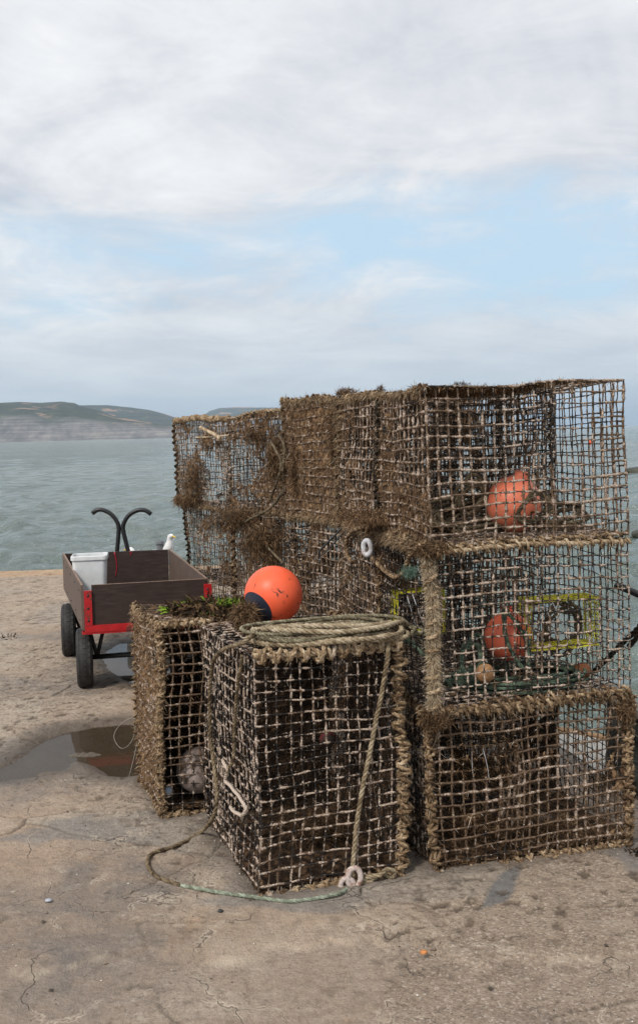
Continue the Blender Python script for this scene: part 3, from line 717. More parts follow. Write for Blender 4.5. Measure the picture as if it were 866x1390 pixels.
# --- far half of the same stack
SP, SQ = RP + back * 1.03, RQ + back * 1.03
S1 = Pot('dark lobster pot on the ground, right behind the near right bottom pot', SP, SQ, SP + back, .012, .565, 4, .55, .4, detail=.8, panels={'base_panel': dict(weed=.7, mat=.8, mtone=.2), 'left': dict(weed=.7, mat=.6, mtone=.2)})
S2 = Pot('lobster pot with a white plastic loop tied to its rope, middle of the second column', SP + V(-.006, 0), SQ, SP + back, .580, 1.130, 5, .55, .5, detail=.9, panels={'left': dict(weed=.72, crust=.52, mat=.36), 'right': dict(weed=.3), 'back_panel': dict(weed=.45)})
S3 = Pot('topmost lobster pot of the second column, its side matted with brown weed', SP + V(-.004, 0), SQ + V(.002, 0), SP + back, 1.145, 1.685, 6, .55, .5, tops=(1.684, 1.69, 1.69, 1.68),
         panels={'left': dict(weed=.80, crust=.52, mat=.44), 'top_panel': dict(weed=.75, mat=.45), 'right': dict(weed=.4), 'back_panel': dict(weed=.35)})
# --- three further columns running away to the left
fd = V(.70, .26)
BP = V(.088, 4.575); BS = V(-.158, 5.06)
B1 = Pot('lobster pot on the ground under the pot with the brown net covered side', BP, BP + fd, BS, .012, .565, 7, .5, .4, detail=.6)
B2 = Pot('lobster pot with a clean brown square grid side, below the net covered pot', BP + V(.01, 0), BP + fd, BS + V(.015, 0), .575, 1.125, 8, .62, .38, detail=.9, panels={'left': dict(weed=.68, crust=.45, mat=.30)})
B3 = Pot('top lobster pot whose side is wholly covered by a sheet of brown netting', BP, BP + fd, BS, 1.140, 1.68, 9, .7, .45, tops=(1.692, 1.69, 1.68, 1.705),
         panels={'left': dict(weed=.95, mat=.80, mtone=.52), 'front_panel': dict(weed=.8, mat=.55), 'top_panel': dict(weed=.9, mat=.60), 'back_panel': dict(weed=.6, mat=.4)})
CP = V(-.120, 5.25); CS = V(-.519, 5.95); fc = V(.62, .34)
C1 = Pot('lobster pot on the ground in the fourth column, hidden below the orange buoy', CP, CP + fc, CS, .012, .565, 10, .5, .4, detail=.6)
C2 = Pot('lobster pot with a bellied narrow grid side, lower level in the fourth column', CP + V(-.02, 0), CP + fc, CS + V(.02, -.02), .575, 1.105, 11, .62, .45, detail=.8, panels={'left': dict(weed=.68, mat=.42), 'front_panel': dict(weed=.6, mat=.4)})
C3 = Pot('top lobster pot in the fourth column, weed hanging on its right edge', CP, CP + fc, CS, 1.115, 1.66, 12, .62, .5, tops=(1.668, 1.65, 1.65, 1.640),
         panels={'left': dict(weed=.62, crust=.52, mat=.36), 'top_panel': dict(weed=.7, mat=.35), 'front_panel': dict(weed=.6, mat=.4), 'back_panel': dict(weed=.3)})
DP = V(-.591, 6.90); DS = V(-1.082, 7.85); fe = V(.50, .30)
D1 = Pot('lobster pot on the ground in the farthest column, behind the cart and upright pots', DP, DP + fe, DS, .012, .500, 13, .5, .4, detail=.6, cell=.045)
D2 = Pot('dark lobster pot, lower level in the farthest column beside the cart', DP + V(0, 0), DP + fe, DS + V(.065, 0), .510, 1.02, 14, .58, .4, detail=.9, cell=.045, panels={'left': dict(weed=.6, mat=.36), 'front_panel': dict(weed=.5)})
D3 = Pot('top lobster pot in the farthest column, pale rope wound along its top edge', DP, DP + fe, DS, 1.030, 1.655, 15, .56, .5, tops=(1.650, 1.66, 1.66, 1.672), cell=.047,
         panels={'left': dict(weed=.66, crust=.5, mat=.30), 'back_panel': dict(weed=.5, mat=.25), 'right': dict(weed=.3), 'front_panel': dict(weed=.3), 'top_panel': dict(weed=.4)})
# --- two pots stood on end in front
FP, FQ, FS = V(-.233, 3.351), V(.262, 3.503), V(-.470, 4.000)
F = Pot('black lobster pot stood on end at the front, white shell crust on its wires', FP, FQ, FS, .010, .815, 20, .30, .62, tops=(.822, .815, .80, .803),
        panels={'base_panel': dict(weed=.5, crust=.3, mat=.75, mtone=.15), 'back_panel': dict(weed=.3, crust=.25, mat=.78, mtone=.02), 'right': dict(weed=.4, crust=.3, mat=.62, mtone=.12), 'left': dict(weed=.25, crust=.66), 'front_panel': dict(weed=.36, crust=.58), 'top_panel': dict(weed=.4, crust=.6)})  # near-black back and right mats paint the deep shade of the interior
LP, LQ, LS = V(-.655, 4.083), V(-.15, 4.215), V(-.825, 4.520)
L = Pot('brown lobster pot stood on end nearest the cart, seaweed heaped on its top', LP, LQ, LS, .010, .795, 21, .62, .36, tops=(.792, .79, .79, .80),
        panels={'left': dict(weed=.85, crust=.55, mat=.66, mtone=.62), 'front_panel': dict(weed=.66, crust=.40), 'top_panel': dict(weed=.8, mat=.62, mtone=.4), 'base_panel': dict(weed=.7, mat=.8, mtone=.2), 'back_panel': dict(weed=.4, crust=.3, mat=.72, mtone=.1)})  # dark back mat stands in for the dim interior, shade set by colour

# rope-bound edges
R1.lash('b0', 'b1', 2, .010, .0085, .016, .050, .56); R1.lash('b0', 't0', 2, .010, .008, .016, .046, .48)
R1.lash('b1', 't1', 2, .011, .0085, .018, .042, .48); R1.lash('t0', 't1', 1, .0085, .0085, .016, .040, .54, off=(0, -.006, .004), fuzz=900, ftone=.3)
R1.lash('b0', 'b3', 1, .010, .008, .016, .046, .35, fuzz=900, ftone=.2); R1.lash('t0', 't3', 1, .010, .008, .016, .046, .4)
R2.lash('b0', 'b1', 1, .0085, .0080, .016, .042, .52, off=(0, -.004, 0), fuzz=500, ftone=.35)
R2.lash('t0', 't1', 1, .0090, .0072, .0165, .041, .74, off=(0, -.010, .002)); R2.lash('b0', 't0', 1, .013, .009, .019, .05, .70, fuzz=15000, ftone=.75)
R2.lash('t0', 't3', 2, .010, .008, .018, .045, .42, fuzz=4500, ftone=.3)
R3.lash('b0', 'b3', 1, .010, .008, .016, .045, .45, fuzz=4500, ftone=.32); R3.lash('b0', 'b1', 1, .006, .006, .011, .05, .5)
R3.lash('t0', 't3', 1, .007, .006, .010, .06, .4, fuzz=1500, ftone=.35); R3.lash('b3', 't3', 2, .008, .007, .013, .04, .25, mat=DARKROPE)
R3.lash('b2', 't2', 2, .007, .006, .012, .04, .3, mat=DARKROPE)
S3.lash('b2', 't2', 2, .009, .007, .015, .05, .3, mat=DARKROPE); S3.lash('t0', 't3', 1, .010, .008, .014, .05, .5, fuzz=2500, ftone=.4)
S3.lash('b0', 'b3', 1, .010, .008, .016, .05, .4, fuzz=3500, ftone=.3); S3.lash('b3', 't3', 1, .009, .007, .013, .05, .35, fuzz=3000, ftone=.25)
B3.lash('t0', 't3', 1, .011, .008, .015, .05, .5, fuzz=3500, ftone=.42); B3.lash('b0', 'b3', 1, .010, .008, .014, .05, .5, fuzz=3500, ftone=.4)
B3.lash('b0', 't0', 1, .010, .008, .014, .05, .4, fuzz=3500, ftone=.3); B3.lash('b3', 't3', 1, .009, .007, .013, .05, .35, fuzz=2500, ftone=.25)
C3.lash('t0', 't3', 1, .005, .005, .008, .05, .75); C3.lash('b0', 'b3', 1, .010, .008, .014, .05, .4, fuzz=3500, ftone=.28); C3.lash('b0', 't0', 1, .012, .010, .02, .06, .35, fuzz=5000, ftone=.3)
D3.lash('t0', 't3', 1, .013, .009, .017, .022, .66, fuzz=1200, ftone=.5); D3.lash('b3', 't3', 1, .010, .009, .016, .045, .32); D2.lash('b3', 't3', 1, .010, .009, .016, .042, .22, mat=DARKROPE)
D3.lash('b0', 'b3', 1, .009, .008, .014, .05, .4, fuzz=2000, ftone=.3); D3.lash('b0', 't0', 1, .008, .007, .012, .05, .3)
D2.lash('b0', 't0', 1, .009, .008, .013, .05, .3); C2.lash('b0', 't0', 1, .010, .009, .015, .05, .3); C2.lash('b3', 't3', 1, .010, .009, .015, .05, .3)
S2.lash('b0', 't0', 1, .008, .007, .012, .05, .35); B2.lash('b0', 't0', 1, .008, .007, .012, .05, .35)
F.lash('t0', 't1', 2, .012, .0098, .021, .046, .74, enc=.36, off=(0, -.004, .006)); F.lash('b1', 't1', 2, .012, .0095, .021, .047, .60, enc=.22)
F.lash('b0', 'b1', 2, .011, .009, .017, .048, .62, enc=.40); F.lash('t1', 't2', 1, .011, .009, .017, .046, .5, enc=.2)
L.lash('t0', 't1', 2, .010, .0075, .015, .036, .66); L.lash('b0', 't0', 2, .009, .0075, .015, .034, .58, fuzz=900, ftone=.5)
L.lash('b0', 'b1', 2, .009, .0075, .015, .036, .52, fuzz=900, ftone=.4); L.lash('b3', 't3', 1, .009, .0075, .015, .036, .50, fuzz=900, ftone=.4)
L.lash('t0', 't3', 1, .009, .0075, .015, .036, .60); L.lash('b0', 'b3', 1, .009, .0075, .014, .036, .5)

# weed clumps on the pots
def at_pan(pot, nm, u, v, off=0):
    c = pot.pan[nm]; p = Pot.bil(c, np.array(u), np.array(v)); n = np.cross(c[1] - c[0], c[3] - c[0]); n /= np.linalg.norm(n)
    return p + n * off
D3.clump(D(264, 650, 7.40), (.09, .06, .13), 3000, .05, .55, .9, w=.0035); D3.clump(D(256, 678, 7.5), (.085, .05, .035), 2600, .06, .55, .8, w=.004)
D3.clump(D(285, 600, 7.0), (.02, .02, .02), 200, .03, .7)
C3.clump(D(375, 620, 5.28), (.04, .03, .13), 5200, .04, .48, .9); C3.clump(D(345, 592, 5.5), (.05, .02, .03), 1500, .03, .42)
C2.clump(D(330, 705, 5.65), (.18, .05, .05), 4500, .05, .40, .8); C2.clump(D(360, 735, 5.38), (.11, .05, .09), 4800, .05, .44, .9)
B3.clump(D(400, 640, 4.95), (.02, .02, .10), 1500, .03, .45); B3.clump(D(455, 600, 4.62), (.02, .02, .14), 2600, .028, .4)
S3.clump(D(470, 535, 4.5), (.035, .03, .018), 900, .03, .5, -.5); S3.clump(D(517, 531, 4.3), (.014, .012, .016), 350, .024, .4, -.8); S3.clump(D(625, 522, 4.2), (.03, .01, .006), 120, .02, .3, -.6)
S2.clump(D(537, 765, 3.98), (.05, .03, .07), 3600, .045, .50, .9); R2.clump(D(585, 745, 3.49), (.05, .03, .02), 1500, .03, .45, .4)
R3.clump(D(520, 700, 3.98), (.16, .10, .03), 5000, .03, .48, .8)
R1.clump(D(848, 962, 3.70), (.03, .03, .035), 1800, .03, .48, .2); R1.clump(D(590, 975, 3.49), (.045, .03, .03), 2200, .03, .42, .3)
R1.clump(D(690, 1120, 3.75), (.20, .08, .03), 3500, .035, .42, .2); R1.clump(D(640, 1045, 3.75), (.09, .08, .04), 2500, .04, .25, .3); R1.clump(D(820, 1060, 3.9), (.05, .05, .07), 1200, .03, .35, .3)
F.clump(at_pan(F, 'base_panel', .5, .4, -.05), (.10, .13, .03), 3000, .05, .22, .0)
F.clump(D(435, 1130, 3.72), (.09, .08, .07), 3000, .05, .26, .3)
for p in (R1, R2, R3, S1, S2, S3, B1, B2, B3, C1, C2, C3, D1, D2, D3, F, L): p.finish()

# inner partitions ("parlour" walls) seen through the mesh
def partition(pot, u, v0=0.0, v1=1.0, weed=.6, mat=None):
    c = (seg(pot.b[0], pot.b[1], u), seg(pot.b[3], pot.b[2], u), seg(pot.t[3], pot.t[2], u), seg(pot.t[0], pot.t[1], u))
    wb = pot.wb; pot.wb = MB(); pot.panel('partition_panel', c, weed, .4)
    if mat: pot.mat(c, mat, .3)
    if pot.wb.n: pot.wb.build('weed_growth', WEED, pot.root, smooth=False)
for pt_, u, m in ((R1, .45, .30), (R2, .55, None), (R3, .62, None), (L, .5, .4), (S3, .45, .42), (S2, .5, .4), (B2, .5, .5)): partition(pt_, u, mat=m)

# netting entrance boxes
def gridbox(pot, c, e1, e2, e3, mat, step=.026, r=.0016, name='entrance_funnel', faces=('top', 'bot', 'a', 'b'), cords=True):
    mb = MB(); c, e1, e2, e3 = [np.asarray(x, float) for x in (c, e1, e2, e3)]
    def g(o, a, b):
        na = max(2, round(np.linalg.norm(a) / step)); nb = max(2, round(np.linalg.norm(b) / step))
        for i in range(na + 1):
            p0 = o + a * i / na; P = np.array([p0 + b * t for t in np.linspace(0, 1, 9)]); P += (RNG.random(P.shape) - .5) * .004
            tube(mb, P, r, 4)
        for i in range(nb + 1):
            p0 = o + b * i / nb; P = np.array([p0 + a * t for t in np.linspace(0, 1, 9)]); P += (RNG.random(P.shape) - .5) * .004
            tube(mb, P, r, 4)
    if 'top' in faces: g(c + e3, e1, e2)
    if 'bot' in faces: g(c, e1, e2)
    if 'a' in faces: g(c, e2, e3)
    if 'b' in faces: g(c + e1, e2, e3)
    o = mb.build(name, mat, pot.root)
    if cords:
        mb = MB()
        for s0, s1 in ((.18, .42), (.30, .60)):
            tube(mb, [c + e1 * s0 + e3, c + e1 * (s0 + s1) / 2 + e3 * .5, c + e1 * s1], .0016, 4)
        mb.build('gate_cord', WHITEP, o)
    return o
e1 = V(.270, .075, 0); gridbox(R2, D(722, 884, 3.78), e1, V(-.028, .12, 0), V(0, 0, .180), YELLOW, .020, .0019)
gridbox(R2, D(541, 864, 3.93), V(.185, .05, 0), V(-.022, .10, 0), V(0, 0, .165), YELLOW, .022, .0018)
gridbox(R1, D(612, 1082, 3.66), V(.26, .07, 0), V(-.03, .20, 0), V(.0, 0, .18), DARKROPE, .03, .0018, cords=False)
mb = MB()
for a, b_, c_ in (((640, 1020), (641, 1045), (645, 1070)), ((655, 1015), (661, 1040), (664, 1062))):
    tube(mb, spline([D(*a, 3.60), D(*b_, 3.60), D(*c_, 3.61)], .01), .0014, 4)
mb.build('gate_cord', WHITEP, R1.root)

# ------------------------------------------------------------------ buoys and floats
def buoy(name, c, r, ax, mat, label, cat='buoy', group=None, neck=True, capk=.0, seg_=48, black=False):
    ax = np.asarray(ax, float); ax /= np.linalg.norm(ax)
    root = empty(name, c, label, cat, group)
    n = 26; pr = []; at = []
    for i in range(n + 1):
        th = math.pi * i / n; rr = r * math.sin(th); h = -r * math.cos(th)
        pr.append((max(rr, .0005), h)); at.append((0, 0))
    pr = np.array(pr)
    if neck:
        top = pr[:, 1] > r * .88
        pr = pr[~top]; at = at[:len(pr)]
        extra = [(r * .40, r * .93), (r * .30, r * 1.02), (r * .27, r * 1.14), (r * .25, r * 1.22), (r * .10, r * 1.24), (.0005, r * 1.24)]
        pr = np.concatenate([pr, extra]); at = at + [(0, 0)] * len(extra)
    at = np.array([(1.0 if (black and p[1] > r * .76) else 0.0, 0) for p in pr])
    mb = MB(); lathe(mb, pr, c, ax, seg_, at); mb.build('shell', mat, root)
    return root, ax
bc = V(-.187, 3.955, .922)
br, bax = buoy('buoy', bc, .112, (-.62, -.62, -.42), ORANGE, 'bright orange round buoy with a black end, sitting on the two upright pots', black=True)
mb = MB(); e = bc + bax * .112 * 1.1
rope(mb, [e + V(.02, 0, .02), e + V(-.02, -.02, .0), e + V(-.03, .01, -.035), e + V(.01, .02, -.04), e + V(.02, -.01, .0)], .007, tone=.4)
mb.build('rope_eye', GREENROPE, br)
mb = MB(); n = 2600; r = RNG.normal(size=(n, 3)); r /= np.linalg.norm(r, axis=1)[:, None]
blades(mb, e + V(-.018, -.035, -.008) + r * np.array([.044, .036, .055]) * RNG.random((n, 1)) ** .5, r + V(0, 0, -.5) + RNG.normal(size=(n, 3)) * .5, RNG.uniform(.01, .04, n), RNG.uniform(.001, .003, n), np.clip(RNG.normal(.5, .25, n), 0, 1))
mb.build('weed_tuft', WEED, br, smooth=False)
mb = MB(); lathe(mb, [(.0005, 0), (.005, 0), (.011, .003), (.011, .010), (.006, .012), (.0005, .012)], e + bax * .012, bax, 12); mb.build('plug', m_plain('turquoise_plug', (.12, .55, .42), .4), br)

buoy('buoy', D(697, 684, 3.86), .105, (.2, -.3, .9), DIRTYOR, 'faded orange buoy caught in the rope of the topmost near right pot', neck=True)
buoy('buoy', D(690, 864, 3.90), .092, (.1, .4, .9), m_buoy('dark_red_vinyl', (.92, .19, .10), fade=(.9, .3, .2), dirt=.61), 'dark red buoy beside the yellow entrance of the second level pot', neck=True)
def floatlet(u, v, d, rpx, mat, label, name='float'):
    c = D(u, v, d); r = rpx / FL * d; pr = [(.0005, -r), (r * .22, -r), (r * .25, -r * .93)] + [(r * math.sin(t), -r * math.cos(t)) for t in np.linspace(.35, math.pi - .35, 16)] + [(r * .25, r * .93), (r * .22, r), (.0005, r)]
    mb = MB(); lathe(mb, pr, c, (.3, -.5, .6), 28, None, noise=r * .12, seed=int(u)); o = mb.build(name, mat, None, loc=c); tag(o, label, 'float'); return o
TANF = m_plain('tan_float', (.55, .30, .14), .6, n=25, var=.3, dirt=(.25, .13, .06), dth=(.5, .65))
PALEF = m_plain('pale_float', (.34, .27, .24), .75, n=25, var=.3, dirt=(.07, .045, .03), dth=(.42, .56), bump=.6)
floatlet(658, 914, 3.70, 13, TANF, 'small tan float on the green rope under the dark red buoy')
floatlet(790, 912, 3.95, 13, m_plain('rust_float', (.30, .11, .04), .7, n=30, dirt=(.08, .05, .03)), 'small rusty float in the right corner of the second level pot')
floatlet(455, 861, 3.66, 15, TANF, 'small tan float with dark holes lying in the rope coil')
floatlet(270, 1045, 4.20, 31, PALEF, 'pale weed stained float at the bottom of the pot nearest the cart')
floatlet(735, 1120, 3.86, 18, PALEF, 'small pale float on the floor of the near right bottom pot')
floatlet(445, 1003, 3.75, 11, m_plain('red_float', (.16, .018, .018), .7, n=30, dirt=(.03, .02, .015), dth=(.45, .55)), 'small dark red float inside the black upright pot')
floatlet(228, 1074, 4.13, 8, m_plain('bluish_plastic', (.42, .50, .62), .4, n=40), 'small bluish white plastic scrap inside the pot nearest the cart', name='plastic_scrap')
# heads of the holes of the coil float
# ------------------------------------------------------------------ loose ropes
def ropething(label, pts, r, mat, tone=.5, name='rope', enc=0, wob=.006, group=None, more=None):
    mb = MB(); rope(mb, pts, r, tone=tone, enc=enc, wob=wob, seed=int(abs(pts[0][0]) * 999))
    for p in (more or []): rope(mb, p, r, tone=tone, enc=enc, wob=wob, seed=5)
    o = mb.build(name, mat, None, loc=pts[0]); tag(o, label, 'rope', group); return o
def coilpts(c, ax, ay, turns, n=26, rz=.012, ph=0, grow=.0, seed=0, zr=.0, jit=.03, rj=0.0):
    rr = np.random.default_rng(seed); out = []; ax = np.asarray(ax, float); ay = np.asarray(ay, float); ra = np.random.default_rng(seed + 50).uniform(-rj, rj, turns + 2)
    lo = rr.uniform(.72, 1.12, turns + 2); dz = rr.uniform(-1, 1, turns + 2); ox = rr.normal(0, jit, (turns + 2, 2))
    for i in range(int(turns * n) + 1):
        t = i / n; k_ = int(t); f = t - k_; m = lo[k_] * (1 - f) + lo[k_ + 1] * f; o = ox[k_] * (1 - f) + ox[k_ + 1] * f
        a = ph + t * 2 * math.pi
        tw = ra[k_] * (1 - f) + ra[k_ + 1] * f; cx_, cy_ = math.cos(a) * m + o[0], math.sin(a) * m * (1 + .25 * math.sin(2 * a + k_)) + o[1]
        p = np.asarray(c) + ax * (cx_ - tw * cy_ * .5) + ay * (cy_ + tw * cx_ * 1.6); p = p + V(0, 0, rz * (dz[k_] * (1 - f) + dz[k_ + 1] * f) + zr * t)
        out.append(p)
    return out
fx = V(.245, .075, 0); fy = V(-.055, .115, 0)
cc = V(.02, 3.565, .842)
cpts = coilpts(cc + V(0, 0, -.006), fx * .94, fy, 7, seed=4, rz=.020, ph=2.2, jit=.20, rj=.42)
mb = MB(); rope(mb, cpts, .0090, tone=.60, seed=3, wob=.01)
tail = [onplane(330, 872, FP, FS, .02), onplane(300, 884, FP, FS, .035), onplane(287, 912, FP, FS, .03), onplane(286, 1000, FP, FS, .025), onplane(294, 1070, FP, FS, .03), onplane(291, 1105, FP, FS, .05), GG(272, 1130), GG(240, 1148), GG(208, 1158), GG(201, 1172), GG(214, 1190), GG(245, 1201)]
rope(mb, [cpts[0], cc + V(-.24, -.02, .02)] + tail, .0078, tone=.36, seed=9, wob=.004)
lead = [cpts[-1], onplane(500, 862, FP, FQ, -.1), onplane(522, 872, FP, FQ, -.01), onplane(526, 885, FP, FQ, .04), onplane(519, 935, FP, FQ, .035), onplane(506, 1000, FP, FQ, .025), onplane(494, 1060, FP, FQ, .022), onplane(484, 1120, FP, FQ, .02), onplane(479, 1165, FP, FQ, .02), onplane(478, 1190, FP, FQ, .03)]
rope(mb, lead, .0085, tone=.58, seed=12, wob=.004)
rope(mb, [cc + V(-.27, .06, .01), cc + V(-.15, -.10, .035), cc + V(.02, -.135, .03), cc + V(.17, -.07, .03), cc + V(.27, .06, .02), D(560, 872, 3.74), D(590, 905, 3.72)], .0098, tone=.72, seed=41)
rope(mb, [cc + V(-.20, .12, .01), cc + V(-.22, -.04, .03), cc + V(-.06, -.09, .045), cc + V(.10, -.09, .04), cc + V(.22, .01, .03), cc + V(.20, .14, .0)], .0098, tone=.62, seed=42)
gmb = MB()
for sd_, sc_, tn_, tl in ((61, 1.06, .62, ((566, 866, 3.80), (590, 890, 3.80), (604, 916, 3.82))), (62, .92, .45, ((572, 860, 3.86), (596, 880, 3.84))), (63, 1.0, .72, ())):
    cp_ = coilpts(cc + V(.015, .03, .002), fx * sc_, fy * 1.05, 2, seed=sd_, rz=.022, ph=1.4 + sd_, jit=.16, rj=.4)
    rope(gmb, cp_ + [D(*q_) for q_ in tl], .0068, tone=tn_, seed=sd_)
go = gmb.build('rope_coil', m_rope('grey_green_rope', [(.0, (.04, .032, .02)), (.4, (.14, .115, .07)), (.7, (.27, .24, .16)), (1, (.42, .38, .27))]), None, loc=cc); tag(go, 'thinner grey green ropes tangled through the tan coil, trailing right into the stack', 'rope')
o = mb.build('rope_coil', TANROPE, None, loc=cc); tag(o, 'weathered tan rope coiled on the black upright pot, one end trailing on the ground', 'rope')
cp2 = coilpts(cc + V(.05, .10, -.015), fx * .95, fy * .8, 4, seed=8, rz=.012, ph=1)
ropething('dark red brown rope lying under the back of the tan coil', cp2, .007, m_rope('redbrown_rope', [(.0, (.03, .012, .008)), (.5, (.12, .05, .035)), (1, (.25, .14, .09))]), .5, name='rope_coil')
gl = [GG(246, 1201.5), GG(292, 1210), GG(340, 1217), GG(370, 1221), GG(395, 1223), GG(430, 1219), GG(462, 1212, .01), onplane(475, 1205, FP, FQ, .03)]
ropething('pale green rope along the ground below the black upright pot', gl, .0068, PALEGREEN, .55, wob=.003)
# splice loop at the foot
def ringlink(c, ax, ay, r, th=.008, mat=WHITEP, name='rope_loop', label='', cat='loop', enc=.7, rough=.004):
    P = np.array([np.asarray(c) + np.asarray(ax) * math.cos(a) + np.asarray(ay) * math.sin(a) for a in np.linspace(0, 2 * math.pi, 40)])
    P += (np.stack([vn(P, 60, 3 + a) for a in range(3)], -1) - .5) * rough
    mb = MB(); tube(mb, P, th * (1 + .5 * (vn(P, 50, 4) - .5)), 8, cap=False); o = mb.build(name, mat, None, loc=c); tag(o, label, cat); return o
CR = m_plain('crusted_loop', (.60, .50, .45), .7, n=90, var=.3, bump=.8, bd=.004, dirt=(.33, .19, .14), dth=(.52, .6))
c0 = onplane(476, 1200, FP, FQ, .035)
mb = MB()
for cc_, aa, bb in ((c0 + V(.012, 0, .022), V(.020, .004, .018), V(.010, .0, -.028)), (c0 + V(-.012, -.004, -.008), V(.018, .004, .016), V(.012, 0, -.026))):
    P = np.array([cc_ + aa * math.cos(a) + bb * math.sin(a) for a in np.linspace(0, 2 * math.pi, 40)]); P += (np.stack([vn(P, 60, 3 + a) for a in range(3)], -1) - .5) * .006
    tube(mb, P, .010 * (1 + .6 * (vn(P, 60, 4) - .5)), 8, cap=False)
o = mb.build('rope_loop', CR, None, loc=c0); tag(o, 'pink and white crusted double loop at the foot of the black upright pot', 'loop')
ropething('knotted tan rope at the bottom right edge of the black upright pot', [onplane(486, 1198, FP, FQ, .03), onplane(500, 1190, FP, FQ, .03), onplane(515, 1188, FP, FQ, .04), onplane(525, 1181, FP, FQ, .045), onplane(536, 1184, FP, FQ, .035), onplane(530, 1192, FP, FQ, .03), onplane(518, 1186, FP, FQ, .03), onplane(500, 1196, FP, FQ, .03), onplane(488, 1200, FP, FQ, .03)], .0085, TANROPE, .6)
# crusted hanging loop on the left face of the black pot
ropething('thin rope down the corner of the black upright pot ending in a white crusted hook', [onplane(328, 890, FP, FS, .02), onplane(323, 930, FP, FS, .018), onplane(318, 980, FP, FS, .016), onplane(316, 1030, FP, FS, .016), onplane(308, 1042, FP, FS, .02)], .0062, TANROPE, .42)
mb = MB(); P = spline([onplane(u, v, FP, FS, .022) for u, v in ((303, 1030), (309, 1045), (307, 1060), (315, 1070), (325, 1082), (333, 1096), (330, 1106), (320, 1104), (313, 1095))], .006)
rope(mb, P[::2], .0066, tone=.7, enc=.75, wob=.008, seed=77); o = mb.build('crusted_hook', TANROPE, None, loc=P[0]); tag(o, 'white crusted rope hook hanging on the left side of the black upright pot', 'hook')
# rope arm from the coil to the stack and green ropes in the second level pot
ropething('grey green rope slanting from the coil down into the stack', [D(520, 862, 3.62), D(548, 868, 3.66), D(575, 890, 3.68), D(600, 918, 3.72), D(612, 932, 3.78)], .0075, GREENROPE, .75, more=[[D(530, 858, 3.66), D(560, 872, 3.72), D(590, 905, 3.76), D(606, 928, 3.80)]])
for i, (col, tn, sd_) in enumerate(((GREENROPE, .5, 21), (GREENROPE, .35, 22))):
    c = D(700, 918 + 8 * i, 3.88); ropething('green rope coil on the floor of the second level pot' if i == 0 else 'darker green rope heap under the green coil in the second level pot', coilpts(c, V(.25, .06, 0), V(-.05, .13, 0), 7, seed=sd_, rz=.016, jit=.06), .0068, col, tn, name='rope_coil')
ropething('grey green loops standing beside the dark red buoy', coilpts(D(640, 893, 3.72), V(.045, .02, 0), V(.005, .02, .075), 3, seed=31, rz=.008, ph=.4), .0065, GREENROPE, .62, name='rope_coil', more=[coilpts(D(700, 868, 3.78), V(.025, .01, .03), V(-.05, .0, .10), 2, seed=33, rz=.006)])
ropething('dark rope coil hanging behind the yellow entrance', coilpts(D(762, 852, 4.02), V(.075, .02, 0), V(.01, .02, .085), 6, seed=34, rz=.01), .0062, DARKROPE, .65, name='rope_coil')
ropething('brown rope tangle round the faded orange buoy in the topmost near right pot', coilpts(D(650, 695, 3.92), V(.18, .05, .02), V(-.02, .10, .04), 8, seed=35, rz=.035, jit=.12), .008, DARKROPE, .75, name='rope_coil', more=[coilpts(D(725, 690, 3.72), V(.03, .01, .055), V(.05, 0, -.01), 2, seed=36), coilpts(D(640, 672, 3.80), V(.05, .02, .045), V(.03, .03, -.05), 4, seed=37, rz=.02), coilpts(D(760, 700, 3.95), V(.09, .03, .02), V(-.02, .09, .01), 4, seed=38, rz=.02)])
ropething('thin brown cord looped at the lower left corner of the second level pot', [D(560, 960, 3.60), D(552, 990, 3.60), D(558, 1012, 3.60), D(585, 1020, 3.50), D(600, 985, 3.47), D(620, 965, 3.46), D(632, 960, 3.46)], .0035, DARKROPE, .6, wob=.01)
# loop of rope and white plastic loop on the second column
sp = lambda u, v, o=.03: onplane(u, v, SP, SP + back, o)
ropething('brown rope draped round the white plastic loop', [sp(512, 712), sp(492, 716), sp(476, 722), sp(470, 738), sp(472, 756), sp(480, 762)], .009, LASH, .42, more=[[sp(500, 708), sp(498, 728), sp(497, 742)], [sp(505, 757), sp(515, 768), sp(527, 778), sp(536, 783), sp(548, 776), sp(556, 755), sp(575, 735)]])
c = sp(498, 748, .045)
ringlink(c + V(0, 0, .013), V(.004, -.014, 0) * 1.0 + V(.010, .004, 0), V(0, 0, .028), .02, .0095, WHITEP, 'plastic_loop', 'white plastic loop hanging in brown rope on the second column', 'loop')
mb = MB(); P = spline([D(u, v, 4.48) for u, v in ((433, 756), (434, 748), (443, 738), (455, 726), (466, 715), (474, 712))], .01); tube(mb, P, .0048, 7); P2_ = spline([D(u, v, 4.47) for u, v in ((433, 756), (441, 750), (452, 739), (465, 724))], .01); tube(mb, P2_, .0035, 6)
o = mb.build('metal_hook', BLACK, None, loc=P[0]); tag(o, 'dark metal hook poking out above the clean brown grid pot', 'hook')
mb = MB(); n = 500; r = RNG.normal(size=(n, 3)) * V(.025, .02, .018); c = sp(556, 775, .05)
blades(mb, c + r * .6, RNG.normal(size=(n, 3)) + V(0, 0, -.8), .014, .0016, .5)
o = mb.build('frayed_twine', m_weed('teal_fray', [(.2, (.05, .09, .07)), (.8, (.17, .26, .20))]), None, smooth=False, loc=c); tag(o, 'frayed green twine hanging below the near corner of the top pots', 'twine')
